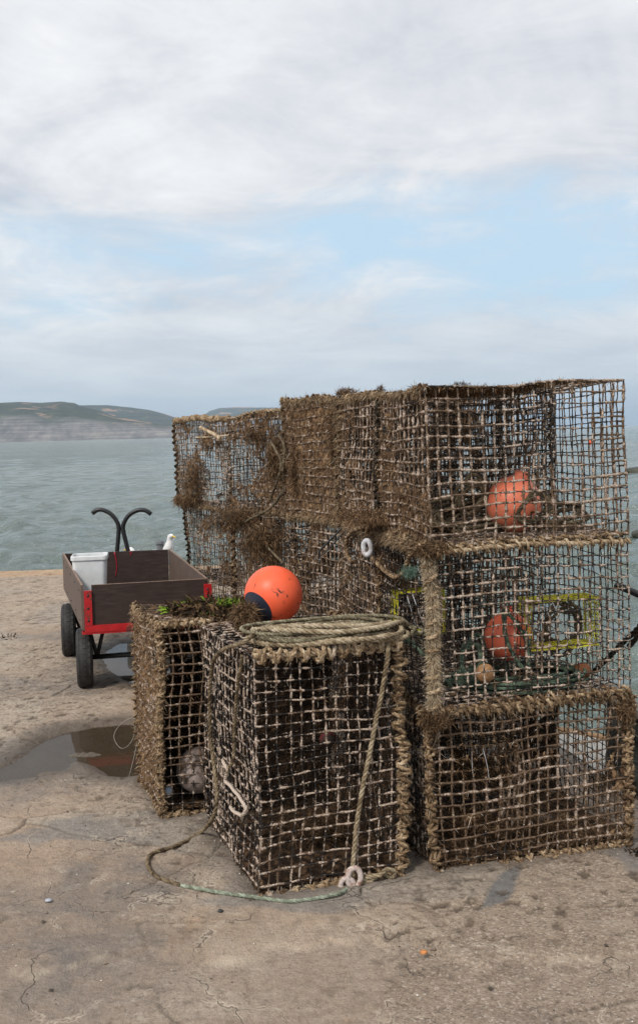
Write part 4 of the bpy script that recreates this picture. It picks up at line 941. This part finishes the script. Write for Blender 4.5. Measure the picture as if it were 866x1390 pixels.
# ropes over the further columns
ropething('brown rope strung across the lower pots of the far columns', [D(300, 700, 5.9), D(322, 712, 5.72), D(345, 702, 5.5), D(368, 688, 5.3), D(384, 668, 5.05)], .007, DARKROPE, .7, more=[[D(330, 708, 5.68), D(352, 730, 5.45), D(372, 752, 5.25), D(385, 765, 5.1)], [D(368, 600, 5.15), D(381, 625, 5.02), D(376, 655, 5.05), D(366, 680, 5.15)], [D(378, 590, 5.1), D(386, 606, 5.0), D(383, 640, 5.0)]])
mb = MB(); P = spline([D(u, v, dd_) for u, v, dd_ in ((272, 580, 7.2), (282, 585, 7.05), (292, 590, 6.95), (300, 597, 6.85))], .01); rope(mb, P[::6], .013, tone=.75); rope(mb, [D(266, 594, 7.3), D(300, 592, 6.85), D(345, 585, 5.66)], .006, tone=.8)
o = mb.build('rope', LASH, None, loc=P[0]); tag(o, 'short pale rope end tied under the top edge of the farthest pot', 'rope')
# fishing line
mb = MB(); P = [G(168, 1072, .004), G(178, 1045, .004), G(187, 1000, .02), G(183, 975, .06), G(165, 982, .03), G(155, 1000, .01), G(166, 1016, .01), G(181, 1002, .03), G(187, 960, .2), G(189, 930, .3)]
tube(mb, spline(P, .02), .0011, 4, cap=False); o = mb.build('fishing_line', m_plain('nylon', (.45, .40, .32), .3), None, loc=P[0]); tag(o, 'loop of thin fishing line over the puddle', 'fishing line')

# ------------------------------------------------------------------ seaweed
def strips(mb, base, d, L, wd, tone, n=6):
    for i in range(len(base)):
        dd = d[i] / np.linalg.norm(d[i]); s_ = np.cross(dd, RNG.normal(size=3)); s_ /= np.linalg.norm(s_); P = [base[i]]; c_ = dd.copy()
        for j in range(n):
            c_ = c_ + RNG.normal(size=3) * .35 + V(0, 0, -.16); c_ /= np.linalg.norm(c_); P.append(P[-1] + c_ * L[i] / n)
        P = np.array(P); wv = wd[i] * np.sin(np.linspace(.5, 3.0, n + 1))[:, None]; v = np.concatenate([P - s_ * wv, P + s_ * wv])
        q = [(j, j + 1, n + 2 + j, n + 1 + j) for j in range(n)]; mb.add(v, q, None, (0, tone[i]))
def weedheap(label, c, rad, n, seed, Lr=(.04, .14), green=.35, name='seaweed', up=.5, pale=.12):
    mb = MB(); r = RNG.normal(size=(n, 3)); r[:, 2] = abs(r[:, 2]); r = r / np.linalg.norm(r, axis=1)[:, None] * RNG.random((n, 1)) ** .45
    base = np.asarray(c) + r * np.asarray(rad) * V(1, 1, .75); d = r * V(1, 1, up) + RNG.normal(size=(n, 3)) * .6
    tn = np.where(RNG.random(n) < green, RNG.uniform(.66, .86, n), RNG.uniform(0.0, .42, n)); tn = np.where(RNG.random(n) < pale, .5, tn)
    g = vn(base, 12, 3); tn = np.where((green > .06) & (g > .66) & (RNG.random(n) < .7), RNG.uniform(.75, .98, n), tn)
    strips(mb, base, d, RNG.uniform(*Lr, n), RNG.uniform(.002, .007, n), tn)
    o = mb.build(name, KELP, None, loc=c); tag(o, label, 'seaweed'); return o
weedheap('heap of brown and bright green seaweed on the pot nearest the cart', V(-.46, 4.36, .797), (.21, .13, .055), 3400, 1, Lr=(.02, .065), green=.10, up=.12, pale=.34)
weedheap('dried brown seaweed strands beside the black end of the orange buoy', V(-.33, 4.20, .797), (.17, .10, .03), 1100, 2, Lr=(.02, .06), green=.04, pale=.35, up=.2)
weedheap('small dark seaweed tuft alone on the stone left of the cart', G(16, 868, .0), (.09, .11, .02), 300, 3, Lr=(.02, .06), up=.1, green=.0)
weedheap('dark weed scrap on the quay edge right of the stack', G(864, 1162, .0), (.04, .04, .015), 90, 4, Lr=(.03, .06), green=.0)

# ------------------------------------------------------------------ the cart
cart = empty('hand_cart', (-1.12, 6.95, 0), 'four wheeled hand cart with brown plywood sides, red frame and black handle, beside the pots', 'cart')
fl = V(-1.425, 6.15); fr = V(-.715, 6.305); bl = V(-1.965, 7.90); brr = V(-1.19, 8.01)
def cartpt(u, v, z):  # u across, v back
    p = seg(seg(fl, fr, u), seg(bl, brr, u), v); return V(p[0], p[1], z)
def CM(v): return np.array([cartpt(*p) for p in v])
W_, L_ = .735, 1.82
ply, nt, b = newmat('brown_plywood'); k = NT(nt)
mpp = k.n('ShaderNodeMapping'); k.l(k.co(), mpp.inputs[0]); mpp.inputs['Scale'].default_value = (1, 1, 9)
c = k.ramp(k.noise(9, 7, .7, mpp.outputs[0]), [(.3, (.018, .010, .0075)), (.55, (.038, .022, .017)), (.75, (.075, .047, .036))])
c = k.mix(k.ramp(k.noise(30, 6, .75, dist=1.), [(.66, 0.), (.72, .5)]), c, (.2, .17, .15))
k.l(c, b.inputs['Base Color']); k.l(k.ramp(k.noise(14, 5), [(.3, .42), (.7, .62)]), b.inputs['Roughness']); k.bump(k.noise(60, 5), .25, .002, b)
plyedge = m_plain('ply_edge', (.22, .14, .10), .7, n=40, var=.4)
plyout, nt, b = newmat('weathered_plywood'); k = NT(nt)
c = k.ramp(k.noise(12, 7, .7, k.co()), [(.3, (.085, .058, .044)), (.6, (.135, .092, .07)), (.8, (.19, .14, .11))])
k.l(c, b.inputs['Base Color']); b.inputs['Roughness'].default_value = .6; k.bump(k.noise(60, 5), .25, .002, b)
red = m_plain('red_paint', (.42, .012, .015), .38, n=25, var=.2, bump=.15, dirt=(.10, .035, .025), dth=(.575, .62), spec=.5)
tk = .014
def cbox(u0, u1, v0, v1, z0, z1, name, mat, parent=cart, bev=.002):
    """box in cart space given in metres across and back"""
    mb = MB(); box(mb, (u0 / W_, v0 / L_, z0), (u1 / W_, v1 / L_, z1), 0, M=CM)
    return mb.build(name, mat, parent, smooth=False)
zb, ztop, zfl = .405, .665, .405
cbox(0, W_, .0, L_, zfl - .012, zfl, 'floor_board', ply)
fb = cbox(.045, W_ - .0, -.018, -.004, zb + .008, ztop, 'front_board', ply)
cbox(.0, W_, L_ - tk, L_, zb, ztop, 'back_board', ply)
o = cbox(-tk - .004, -.004, -.015, L_, zb - .01, ztop + .003, 'left_board', plyout)
mb = MB(); box(mb, ((-tk - .004) / W_, -.015 / L_, ztop + .0031), ((-.004) / W_, 1, ztop + .0048), 0, M=CM); mb.build('board_edge', plyedge, o, smooth=False)
o = cbox(W_ + .004, W_ + tk + .004, 0.0, L_, zb, ztop, 'right_board', plyout)
mb = MB(); box(mb, ((W_ + .004) / W_, 0, ztop + .0001), ((W_ + tk + .004) / W_, 1, ztop + .0018), 0, M=CM); mb.build('board_edge', plyedge, o, smooth=False)
mb = MB(); box(mb, (.045 / W_, -.018 / L_, ztop + .0001), (1, -.004 / L_, ztop + .0018), 0, M=CM); mb.build('board_edge', plyedge, fb, smooth=False)
# red angle frame
mb = MB()
box(mb, (-.003 / W_, -.034 / L_, .385), (1.02, -.0185 / L_, .425), 0, M=CM); box(mb, (-.018 / W_, -.030 / L_, .372), (1.02, .03 / L_, .3845), 0, M=CM)
box(mb, (1.023, -.02 / L_, .385), (1.04, 1.0, .42), 0, M=CM)
box(mb, (0, 1.003, .385), (1, 1.012, .425), 0, M=CM)
mb.build('red_frame', red, cart, smooth=False)
for u0, u1 in ((-.002, .043), (W_ - .012, W_ + .034)):
    mb = MB(); box(mb, (u0 / W_, -.036 / L_, .4255), (u1 / W_, -.0185 / L_, ztop - .03), 0, M=CM)
    mb.build('corner_post', red, cart, smooth=False)
for uu, L0 in ((.215, .06), (.475, .19), (.62, .03)):     # red paint runs on the inside of the back board
    mb = MB(); P = np.array([cartpt(uu * W_ / W_ + .02 * math.sin(t * 3), 1 - (tk + .0015) / L_, ztop - .003 - L0 * t) for t in np.linspace(0, 1, 10)]); tube(mb, P, .004 * np.linspace(1.6, .8, 10), 5); mb.build('paint_run', m_plain('red_drip', (.30, .012, .03), .4), cart)
for uu_ in (.02, W_ + .01):
    for zz_ in (.455, .53, .605):
        p_ = cartpt(uu_ / W_, -.0365 / L_, zz_); mb = MB(); lathe(mb, [(.0003, .005), (.005, .004), (.0075, .001), (.0075, -.002)], p_, (.22, -.97, 0), 10); mb.build('bolt', BLACK, cart)
for vv_ in (.12, .5, .9, 1.3, 1.7):
    for zz_ in (.44, .62):
        p_ = cartpt((-tk - .0045) / W_, vv_ / L_, zz_); mb = MB(); lathe(mb, [(.0003, .004), (.005, .003), (.0065, .0), (.0065, -.002)], p_, (-.95, -.29, 0), 8); mb.build('bolt', BLACK, cart)
# wheels
tyre_m, nt, b = newmat('tyre_rubber'); k = NT(nt)
k.l(k.ramp(k.noise(30, 4), [(.3, (.010, .010, .010)), (.7, (.035, .032, .03))]), b.inputs['Base Color']); b.inputs['Roughness'].default_value = .7
def wheel(c, ax):
    ax = np.asarray(ax, float); ax /= np.linalg.norm(ax); R_ = .187
    w0 = bpy.data.objects.new('wheel', None); COL.objects.link(w0); w0.parent = cart; w0.location = tuple(np.asarray(c) - np.array(cart.location))
    pr = [(.105, -.030), (.112, -.040), (.13, -.048), (.155, -.049), (.172, -.044), (.182, -.032), (.1855, -.016), (.187, 0), (.1855, .016), (.182, .032), (.172, .044), (.155, .049), (.13, .048), (.112, .040), (.105, .030)]
    mb = MB(); lathe(mb, pr, c, ax, 60)
    x = np.cross(ax, V(0, 0, 1)); x /= np.linalg.norm(x); y = np.cross(ax, x)
    for i in range(34):                                   # tread lugs
        for row in (-1, 0, 1):
            a = (i + .5 * (row % 2)) * 2 * math.pi / 34; rad_ = x * math.cos(a) + y * math.sin(a); tn_ = -x * math.sin(a) + y * math.cos(a)
            cc_ = np.asarray(c) + ax * row * .025 + rad_ * (.1855 - .006 * abs(row)); hs = []
            for sx_ in (-1, 1):
                for sy_ in (-1, 1):
                    for sz_ in (-1, 1): hs.append(cc_ + ax * sx_ * .0095 + tn_ * sy_ * .0115 + rad_ * sz_ * .004)
            mb.add(hs, [(0, 1, 3, 2), (4, 6, 7, 5), (0, 4, 5, 1), (2, 3, 7, 6), (1, 5, 7, 3), (0, 2, 6, 4)])
    mb.build('tyre', tyre_m, w0, smooth=False)
    mb = MB(); lathe(mb, [(.0005, -.018), (.03, -.024), (.032, -.01), (.075, -.006), (.095, -.028), (.106, -.032), (.106, .032), (.095, .028), (.075, .006), (.032, .01), (.03, .024), (.0005, .018)], c, ax, 36)
    mb.build('rim', m_plain('dull_red_rim', (.20, .02, .02), .6, n=30, dirt=(.05, .04, .03), dth=(.45, .6)), w0)
axd = np.array([*(fr - fl), 0.]); axd /= np.linalg.norm(axd)
fw = V(-1.475, 6.33, .190); wax = V(.985, .17, 0)
frw = fw + axd * .74
for c_ in (fw, frw): wheel(c_, axd)
rw = V(-1.80, 7.27, .190); rrw = rw + axd * .76
for c_ in (rw, rrw): wheel(c_, axd)
mb = MB(); tube(mb, [fw + axd * .03, frw - axd * .03], .016, 10); mb.build('axle', BLACK, cart)
mb = MB(); tube(mb, [rw + axd * .03, rrw - axd * .03], .016, 10); mb.build('axle', BLACK, cart)
mb = MB()
for w0_ in (fw, rw):
    bk = V(-.02, .06, 0)
    for s_ in (.075, .64):
        a = w0_ + axd * s_
        for dx in (-.045, .05): tube(mb, [a + axd * 0 + V(0, 0, 0), a + axd * dx + bk * abs(dx) * 3 + V(0, 0, .19)], .012, 8)
tube(mb, [cartpt(.2, .05, .375), cartpt(.2, .95, .375)], .014, 8); tube(mb, [cartpt(.8, .05, .375), cartpt(.8, .95, .375)], .014, 8); tube(mb, [cartpt(.0, .1, .36), cartpt(1.0, .1, .36)], .013, 8)
mb.build('chassis', BLACK, cart)
# handle: two black tubes meeting, then curling outwards
mb = MB(); dH = 8.12
tube(mb, spline([D(157, 800, dH), D(158, 765, dH), D(160.5, 735, dH), D(161.5, 716, dH), D(158, 706, dH), D(150, 697, dH), D(139, 692, dH), D(131, 693, dH), D(126, 697, dH)], .015), .0175, 12)
tube(mb, spline([D(182, 800, dH), D(178, 765, dH), D(172.5, 740, dH), D(167.5, 718, dH), D(170, 707, dH), D(177, 698, dH), D(188, 692.5, dH), D(198, 693, dH), D(205.5, 698, dH)], .015), .0175, 12)
mb.add([p for p in []] or np.zeros((0, 3)))
tube(mb, [D(157, 798, dH), D(182, 798, dH)], .018, 10); tube(mb, [D(170, 798, dH), cartpt(.45, .96, .385)], .02, 10)
mb.build('handle', BLACK, cart)

# bucket in the cart
bk, nt, b = newmat('milky_plastic'); k = NT(nt)
k.l(k.ramp(k.noise(18, 5), [(.3, (.60, .62, .63)), (.7, (.74, .75, .75))]), b.inputs['Base Color']); b.inputs['Roughness'].default_value = .35
def rrect(w, h, r, n=6):
    P = []
    for (sx_, sy_, a0) in ((1, 1, 0), (-1, 1, 90), (-1, -1, 180), (1, -1, 270)):
        for i in range(n + 1):
            a = math.radians(a0 + 90 * i / n); P.append((sx_ * (w / 2 - r) + r * math.cos(a), sy_ * (h / 2 - r) + r * math.sin(a)))
    return np.array(P)
def tub(name, c, w, d, h, taper, mat, label, cat, rot=0, rim=.008):
    root = empty(name, c, label, cat); mb = MB(); rows = []
    for (s, z, e) in ((taper - .02, 0.004, 0), (taper, 0.0, 0), (taper + .02, .008, 0), (1, h - .03, 0), (1, h - .028, rim), (1, h - .005, rim), (1, h, rim * .6), (1, h, -.001), (1, h - .01, -.003), (taper, .008, -.003)):
        R = rrect(w * s + 2 * e, d * s + 2 * e, .028); rows.append(np.c_[R, np.full(len(R), z)])
    A = np.array(rows); cr_, sr_ = math.cos(rot), math.sin(rot); A = np.stack([A[..., 0] * cr_ - A[..., 1] * sr_, A[..., 0] * sr_ + A[..., 1] * cr_, A[..., 2]], -1) + np.asarray(c)
    n, m = A.shape[:2]; ii = np.arange(n * m).reshape(n, m); q = np.stack([ii[:-1], np.roll(ii[:-1], -1, 1), np.roll(ii[1:], -1, 1), ii[1:]], -1).reshape(-1, 4)
    v = np.concatenate([A.reshape(-1, 3), [A[0].mean(0)], [A[-1].mean(0)]]); k_ = n * m; j = np.arange(m); t = np.concatenate([np.stack([j * 0 + k_, (j + 1) % m, j], -1), np.stack([j * 0 + k_ + 1, (n - 1) * m + j, (n - 1) * m + (j + 1) % m], -1)])
    mb.add(v, q, t); mb.build('tub_shell', mat, root, smooth=False); return root
tub('bucket', V(*D(124, 800, 6.95)[:2], zfl + .001), .225, .20, .355, .84, bk, 'milky white square bucket standing in the left side of the cart', 'bucket', rot=.15)

# gull and the block behind the cart
STONE = m_plain('block_stone', (.30, .27, .23), .9, n=12, var=.3, bump=.6, bd=.01)
blk = D(218, 790, 8.75); blk[2] = 0
mb = MB(); box(mb, (blk[0] - .28, 8.62, .0), (blk[0] + .26, 8.98, .40), .02); o = mb.build('stone_block', STONE, None, loc=(blk[0], 8.8, 0)); tag(o, 'low stone block on the quay just behind the cart, hidden by its back board', 'block')
WHITEF = m_plain('white_feathers', (.80, .80, .79), .8, n=40, var=.04, bump=.1)
GREYF = m_plain('grey_feathers', (.28, .30, .33), .8, n=40, var=.1, bump=.1)
def gull(c, heading, label, sc=1.0, low=0.0, legs=True):
    hd = np.asarray([math.cos(heading), math.sin(heading), 0]); sd_ = V(-hd[1], hd[0], 0); c = np.asarray(c, float)
    root = empty('gull', c, label, 'gull')
    prof = [(-.20, .135, .004, .004), (-.15, .145, .018, .014), (-.08, .155, .045, .040), (-.01, .165, .060, .058), (.05, .19, .056, .062), (.085, .225, .040, .048), (.095, .26, .028, .032), (.098, .285, .026, .028), (.106, .305, .029, .028), (.122, .318, .027, .024), (.142, .318, .014, .013), (.150, .316, .003, .003)]
    P = np.array([c + (hd * a + V(0, 0, z - low)) * sc for a, z, w_, h_ in prof]); T, N, B = frames(P); T = np.gradient(P, axis=0); T /= np.linalg.norm(T, axis=1)[:, None]
    up = np.cross(sd_[None], T) * -1; up /= np.linalg.norm(up, axis=1)[:, None]; an = np.arange(20) * 2 * math.pi / 20
    v = P[:, None] + sc * (np.cos(an)[None, :, None] * np.array([p[2] for p in prof])[:, None, None] * sd_ + np.sin(an)[None, :, None] * np.array([p[3] for p in prof])[:, None, None] * up[:, None])
    n = len(P); i = np.arange(n - 1)[:, None] * 20; j = np.arange(20)[None]; j2 = (j + 1) % 20
    mb = MB(); mb.add(v, np.stack([i + j, i + j2, i + 20 + j2, i + 20 + j], -1).reshape(-1, 4)); ob = mb.build('body', WHITEF, root)
    ob.modifiers.new('s', 'SUBSURF').render_levels = 1
    mb = MB(); bp = [c + (hd * a + V(0, 0, z - low)) * sc for a, z in ((.140, .316), (.165, .314), (.185, .309), (.192, .300))]; tube(mb, bp, np.array([.009, .008, .006, .002]) * sc, 8); mb.build('beak', m_plain('beak_yellow', (.65, .42, .05), .5), root)
    for s_ in (-1, 1):
        mb = MB(); wp = [c + (hd * a + sd_ * s_ * b_ + V(0, 0, z - low)) * sc for a, b_, z in ((.05, .045, .20), (0, .062, .185), (-.08, .055, .165), (-.16, .03, .15), (-.23, .012, .14))]
        T_, N_, B_ = frames(wp); tube(mb, spline(wp, .02), .022 * sc, 8); w1 = mb.build('wing', GREYF, root)
        if legs: mb = MB(); tube(mb, [c + (hd * .0 + sd_ * s_ * .025 + V(0, 0, .12 - low)) * sc, c + (hd * .005 + sd_ * s_ * .025 + V(0, 0, .004 - low)) * sc, c + (hd * .05 + sd_ * s_ * .03 + V(0, 0, .004 - low)) * sc], .004 * sc, 6); mb.build('leg', m_plain('leg_pink', (.55, .30, .28), .6), root)
        mb = MB(); e_ = c + (hd * .128 + sd_ * s_ * .0225 + V(0, 0, .322 - low)) * sc; lathe(mb, [(.0003, -.003), (.004, 0), (.0003, .003)], e_, sd_ * s_, 8); mb.build('eye', BLACK, root)
g = D(231, 752, 8.80); gull((g[0] - .045, 8.80, .401), math.radians(-50), 'white gull with its head raised, looking right behind the cart', .95)
g = D(193, 752, 8.78); gull((g[0], 8.78, .401), math.radians(160), 'white gull of which only the crown shows over the back board of the cart', .92, low=.115, legs=False)
g = D(217, 750, 8.72); tub('tub', V(g[0], 8.74, .401), .058, .058, .262, .8, m_plain('grey_tub', (.16, .17, .18), .6), 'small grey tub between the two gulls behind the cart', 'tub')

# ------------------------------------------------------------------ right: rail, rocks, boat
rail = empty('handrail', (*D(829, 1010, 4.75)[:2], 0), 'black tubular handrail at the quay edge, right behind the stack', 'handrail')
mb = MB(); tube(mb, spline([D(836, 795, 4.80), D(850, 800, 4.75), D(900, 822, 4.6), D(980, 860, 4.4)], .04), .0165, 12); mb.build('top_rail', BLACK, rail)
mb = MB(); tube(mb, spline([D(818, 946, 4.87), D(850, 967, 4.75), D(900, 1003, 4.6), D(980, 1062, 4.4)], .04), .0155, 12); mb.build('lower_rail', BLACK, rail)
pb = D(829, 1040, 4.85)
mb = MB(); tube(mb, [V(pb[0], pb[1], -.9), V(pb[0], pb[1], D(829, 953, 4.85)[2])], .017, 12); mb.build('post', BLACK, rail)
pc = D(905, 830, 4.58); mb = MB(); tube(mb, [V(pc[0], pc[1], -.9), V(pc[0], pc[1], D(905, 824, 4.58)[2])], .017, 12); mb.build('post', BLACK, rail)
ropething('thick dark mooring rope slanting over the handrail beyond the stack', [D(900, 800, 4.55), D(868, 848, 4.7), D(845, 872, 4.78), D(812, 905, 4.9), D(786, 925, 5.0)], .013, DARKROPE, .3, name='mooring_rope', more=[[D(895, 818, 4.55), D(866, 862, 4.7), D(852, 878, 4.74)]])

# moored boat beyond the quay edge, seen through the near right bottom pot
bo = D(800, 968, 5.75); boat = empty('rowing_boat', (bo[0], bo[1], SEA), 'white open rowing boat moored below the quay, glimpsed through the bottom right pot', 'boat')
def hull(c, L_, W2, H, off, th):
    rows = []; ca, sa = math.cos(th), math.sin(th)
    for i in range(25):
        t = i / 24; wdt = W2 * (math.sin(math.pi * min(1, t * .62 + .30)) ** .8) * (1 if t < .8 else 1) * (1 - ss(.72, 1.0, np.array(t)) * .98); shr = .10 * (2 * t - .8) ** 2
        pts = []
        for a in np.linspace(-math.pi / 2, math.pi / 2, 15):
            y = (wdt - off) * math.copysign(abs(math.sin(a)) ** .55, math.sin(a)); z = H * (1 - abs(math.cos(a)) ** .8) + shr * abs(math.sin(a)) + off
            x = (t - .5) * L_
            pts.append(c + V(x * ca - y * sa, x * sa + y * ca, z))
        rows.append(pts)
    return np.array(rows)
cb = V(bo[0] + .55, bo[1] + .35, SEA - .12); th = math.radians(-35)
A = hull(cb, 3.0, .62, .52, 0, th); B_ = hull(cb, 2.94, .62, .50, .025, th); n, m = A.shape[:2]; ii = np.arange(n * m).reshape(n, m); qf = np.stack([ii[:-1, :-1], ii[:-1, 1:], ii[1:, 1:], ii[1:, :-1]], -1).reshape(-1, 4)
BW = m_plain('boat_white', (.68, .68, .66), .4, n=10, var=.08, dirt=(.35, .33, .28), dth=(.58, .7))
mb = MB(); mb.add(A, qf); mb.add(B_, qf[:, ::-1]); o1 = np.concatenate([A[:, 0], A[::-1, -1]]); 
for k_ in (0, -1):
    a_, b2 = A[:, k_], B_[:, k_]; v = np.concatenate([a_, b2]); mb.add(v, [(i, i + 1, n + i + 1, n + i) for i in range(n - 1)])
mb.add(np.concatenate([A[0], [A[0].mean(0)]]), None, [(i, i + 1, m) for i in range(m - 1)])
mb.build('hull', BW, boat)
for s_ in (0, -1):
    mb = MB(); tube(mb, A[:, s_] + V(0, 0, .01), .022, 8); mb.build('gunwale', m_plain('boat_timber', (.30, .17, .08), .5), boat)
for t in (.3, .62):
    i = int(t * 24); a_, b2 = A[i, 1], A[i, -2]; dn = V(0, 0, -.14); fwd = V(math.cos(th), math.sin(th), 0) * .11
    mb = MB(); v = [a_ + dn - fwd, b2 + dn - fwd, b2 + dn + fwd, a_ + dn + fwd]; v += [p + V(0, 0, -.025) for p in v]; mb.add(v, [(0, 1, 2, 3), (7, 6, 5, 4), (0, 4, 5, 1), (1, 5, 6, 2), (2, 6, 7, 3), (3, 7, 4, 0)]); mb.build('thwart', m_plain('thwart_timber', (.42, .27, .14), .55, n=20), boat, smooth=False)

# rocks
ROCK, nt, b = newmat('wet_rock'); k = NT(nt)
k.l(k.ramp(k.noise(3, 7, .7), [(.3, (.015, .016, .010)), (.55, (.045, .045, .028)), (.75, (.12, .115, .085))]), b.inputs['Base Color']); b.inputs['Roughness'].default_value = .55; k.bump(k.noise(9, 6, .7), .8, .05, b)
def rock(c, rad, seed, label, grp=None, sub=4):
    import bmesh
    bm = bmesh.new(); bmesh.ops.create_icosphere(bm, subdivisions=sub, radius=1); v = np.array([x.co[:] for x in bm.verts]); f_ = [[x.index for x in f.verts] for f in bm.faces]; bm.free()
    d = .55 + .9 * fbm(v, 1.3, seed, 5); v = v * d[:, None]; v[:, 2] = np.where(v[:, 2] > 0, v[:, 2] ** .8 if False else v[:, 2], v[:, 2]); v = v * np.asarray(rad) + np.asarray(c)
    mb = MB(); mb.add(v, None, f_); o = mb.build('rock', ROCK, None, smooth=False, loc=c); tag(o, label, 'rock', grp); return o
hb = lambda u, v: G(u, v, SEA)
rr_ = [((893, 641), (1.75, 1.2, .36), 'dark weedy rock far out in the water, right of the top pot'), ((822, 644), (.9, .6, .12), 'low dark rock awash behind the top right pot'),
       ((893, 727), (.66, .45, .22), 'greenish rock in the water level with the pale roped edge'), ((925, 718), (.6, .5, .3), 'rounded rock at the right rim of the water, nearer')]
for i, ((u, v), rd, lb) in enumerate(rr_):
    p = hb(u, v); rock((p[0], p[1], SEA - .05), rd, 3 + i, lb)
for i, (u, v, d, rd, lb) in enumerate(((872, 1040, 4.75, (.16, .25, .30), 'dark weed covered rock at the foot of the quay beside the roped pot corner'), (905, 1060, 4.5, (.2, .25, .22), 'second dark rock at the quay foot, cut by the right rim'))):
    p = D(u, v, d); rock((p[0], p[1], p[2] - .05), rd, 30 + i, lb)
p = G(800, 603, SEA); mb = MB(); lathe(mb, [(.0005, -.2), (.16, -.1), (.24, .15), (.2, .4), (.10, .65), (.0005, .7)], (p[0], p[1], SEA), (0, 0, 1), 20); o = mb.build('marker_buoy', ORANGE, None, loc=(p[0], p[1], SEA)); tag(o, 'tiny pink orange marker buoy far out on the sea', 'buoy')
# small stones and shell bits near the camera
for i, (u, v, sz, cl, lb) in enumerate(((575, 1292, .013, (.55, .22, .07), 'small orange shell fragment on the stone at the bottom centre'), (66, 1222, .012, (.40, .42, .46), 'small blue grey chip on the stone at lower left'), (300, 1236, .010, (.03, .03, .03), 'small black pebble below the trailing rope'))):
    p = G(u, v, .022); import bmesh
    bm = bmesh.new(); bmesh.ops.create_icosphere(bm, subdivisions=2, radius=1); vv = np.array([x.co[:] for x in bm.verts]); f_ = [[x.index for x in f.verts] for f in bm.faces]; bm.free()
    vv = vv * (.7 + .6 * vn(vv, 1.5, i))[:, None] * V(1, .8, .4) * sz + p; mb = MB(); mb.add(vv, None, f_); o = mb.build(['shell', 'stone_chip', 'pebble'][i], m_plain('chip%d' % i, cl, .6), None, loc=p); tag(o, lb, ['shell', 'stone', 'stone'][i])

# ------------------------------------------------------------------ haze
HAZE = True
if HAZE:
    hm = bpy.data.materials.new('air'); hm.use_nodes = True; nt = hm.node_tree; nt.nodes.clear()
    out = nt.nodes.new('ShaderNodeOutputMaterial'); pv = nt.nodes.new('ShaderNodeVolumePrincipled'); nt.links.new(pv.outputs[0], out.inputs['Volume'])
    pv.inputs['Color'].default_value = (.66, .80, .96, 1); pv.inputs['Density'].default_value = .00008; pv.inputs['Anisotropy'].default_value = .2
    mb = MB(); box(mb, (-52000, -52000, SEA - 4.5), (52000, 52000, 520)); o = mb.build('haze', hm, None, smooth=False); tag(o, kind='stuff')

# ------------------------------------------------------------------ render settings
S.view_settings.view_transform = 'Standard'; S.view_settings.look = 'None'; S.view_settings.exposure = 0.3; S.view_settings.gamma = 1
S.render.engine = 'CYCLES'; S.cycles.use_denoising = True; S.cycles.denoiser = 'OPENIMAGEDENOISE'; S.cycles.denoising_input_passes = 'RGB_ALBEDO_NORMAL'; S.cycles.denoising_prefilter = 'ACCURATE'
S.cycles.max_bounces = 8; S.cycles.diffuse_bounces = 3; S.cycles.glossy_bounces = 3; S.cycles.volume_bounces = 1; S.cycles.transparent_max_bounces = 16
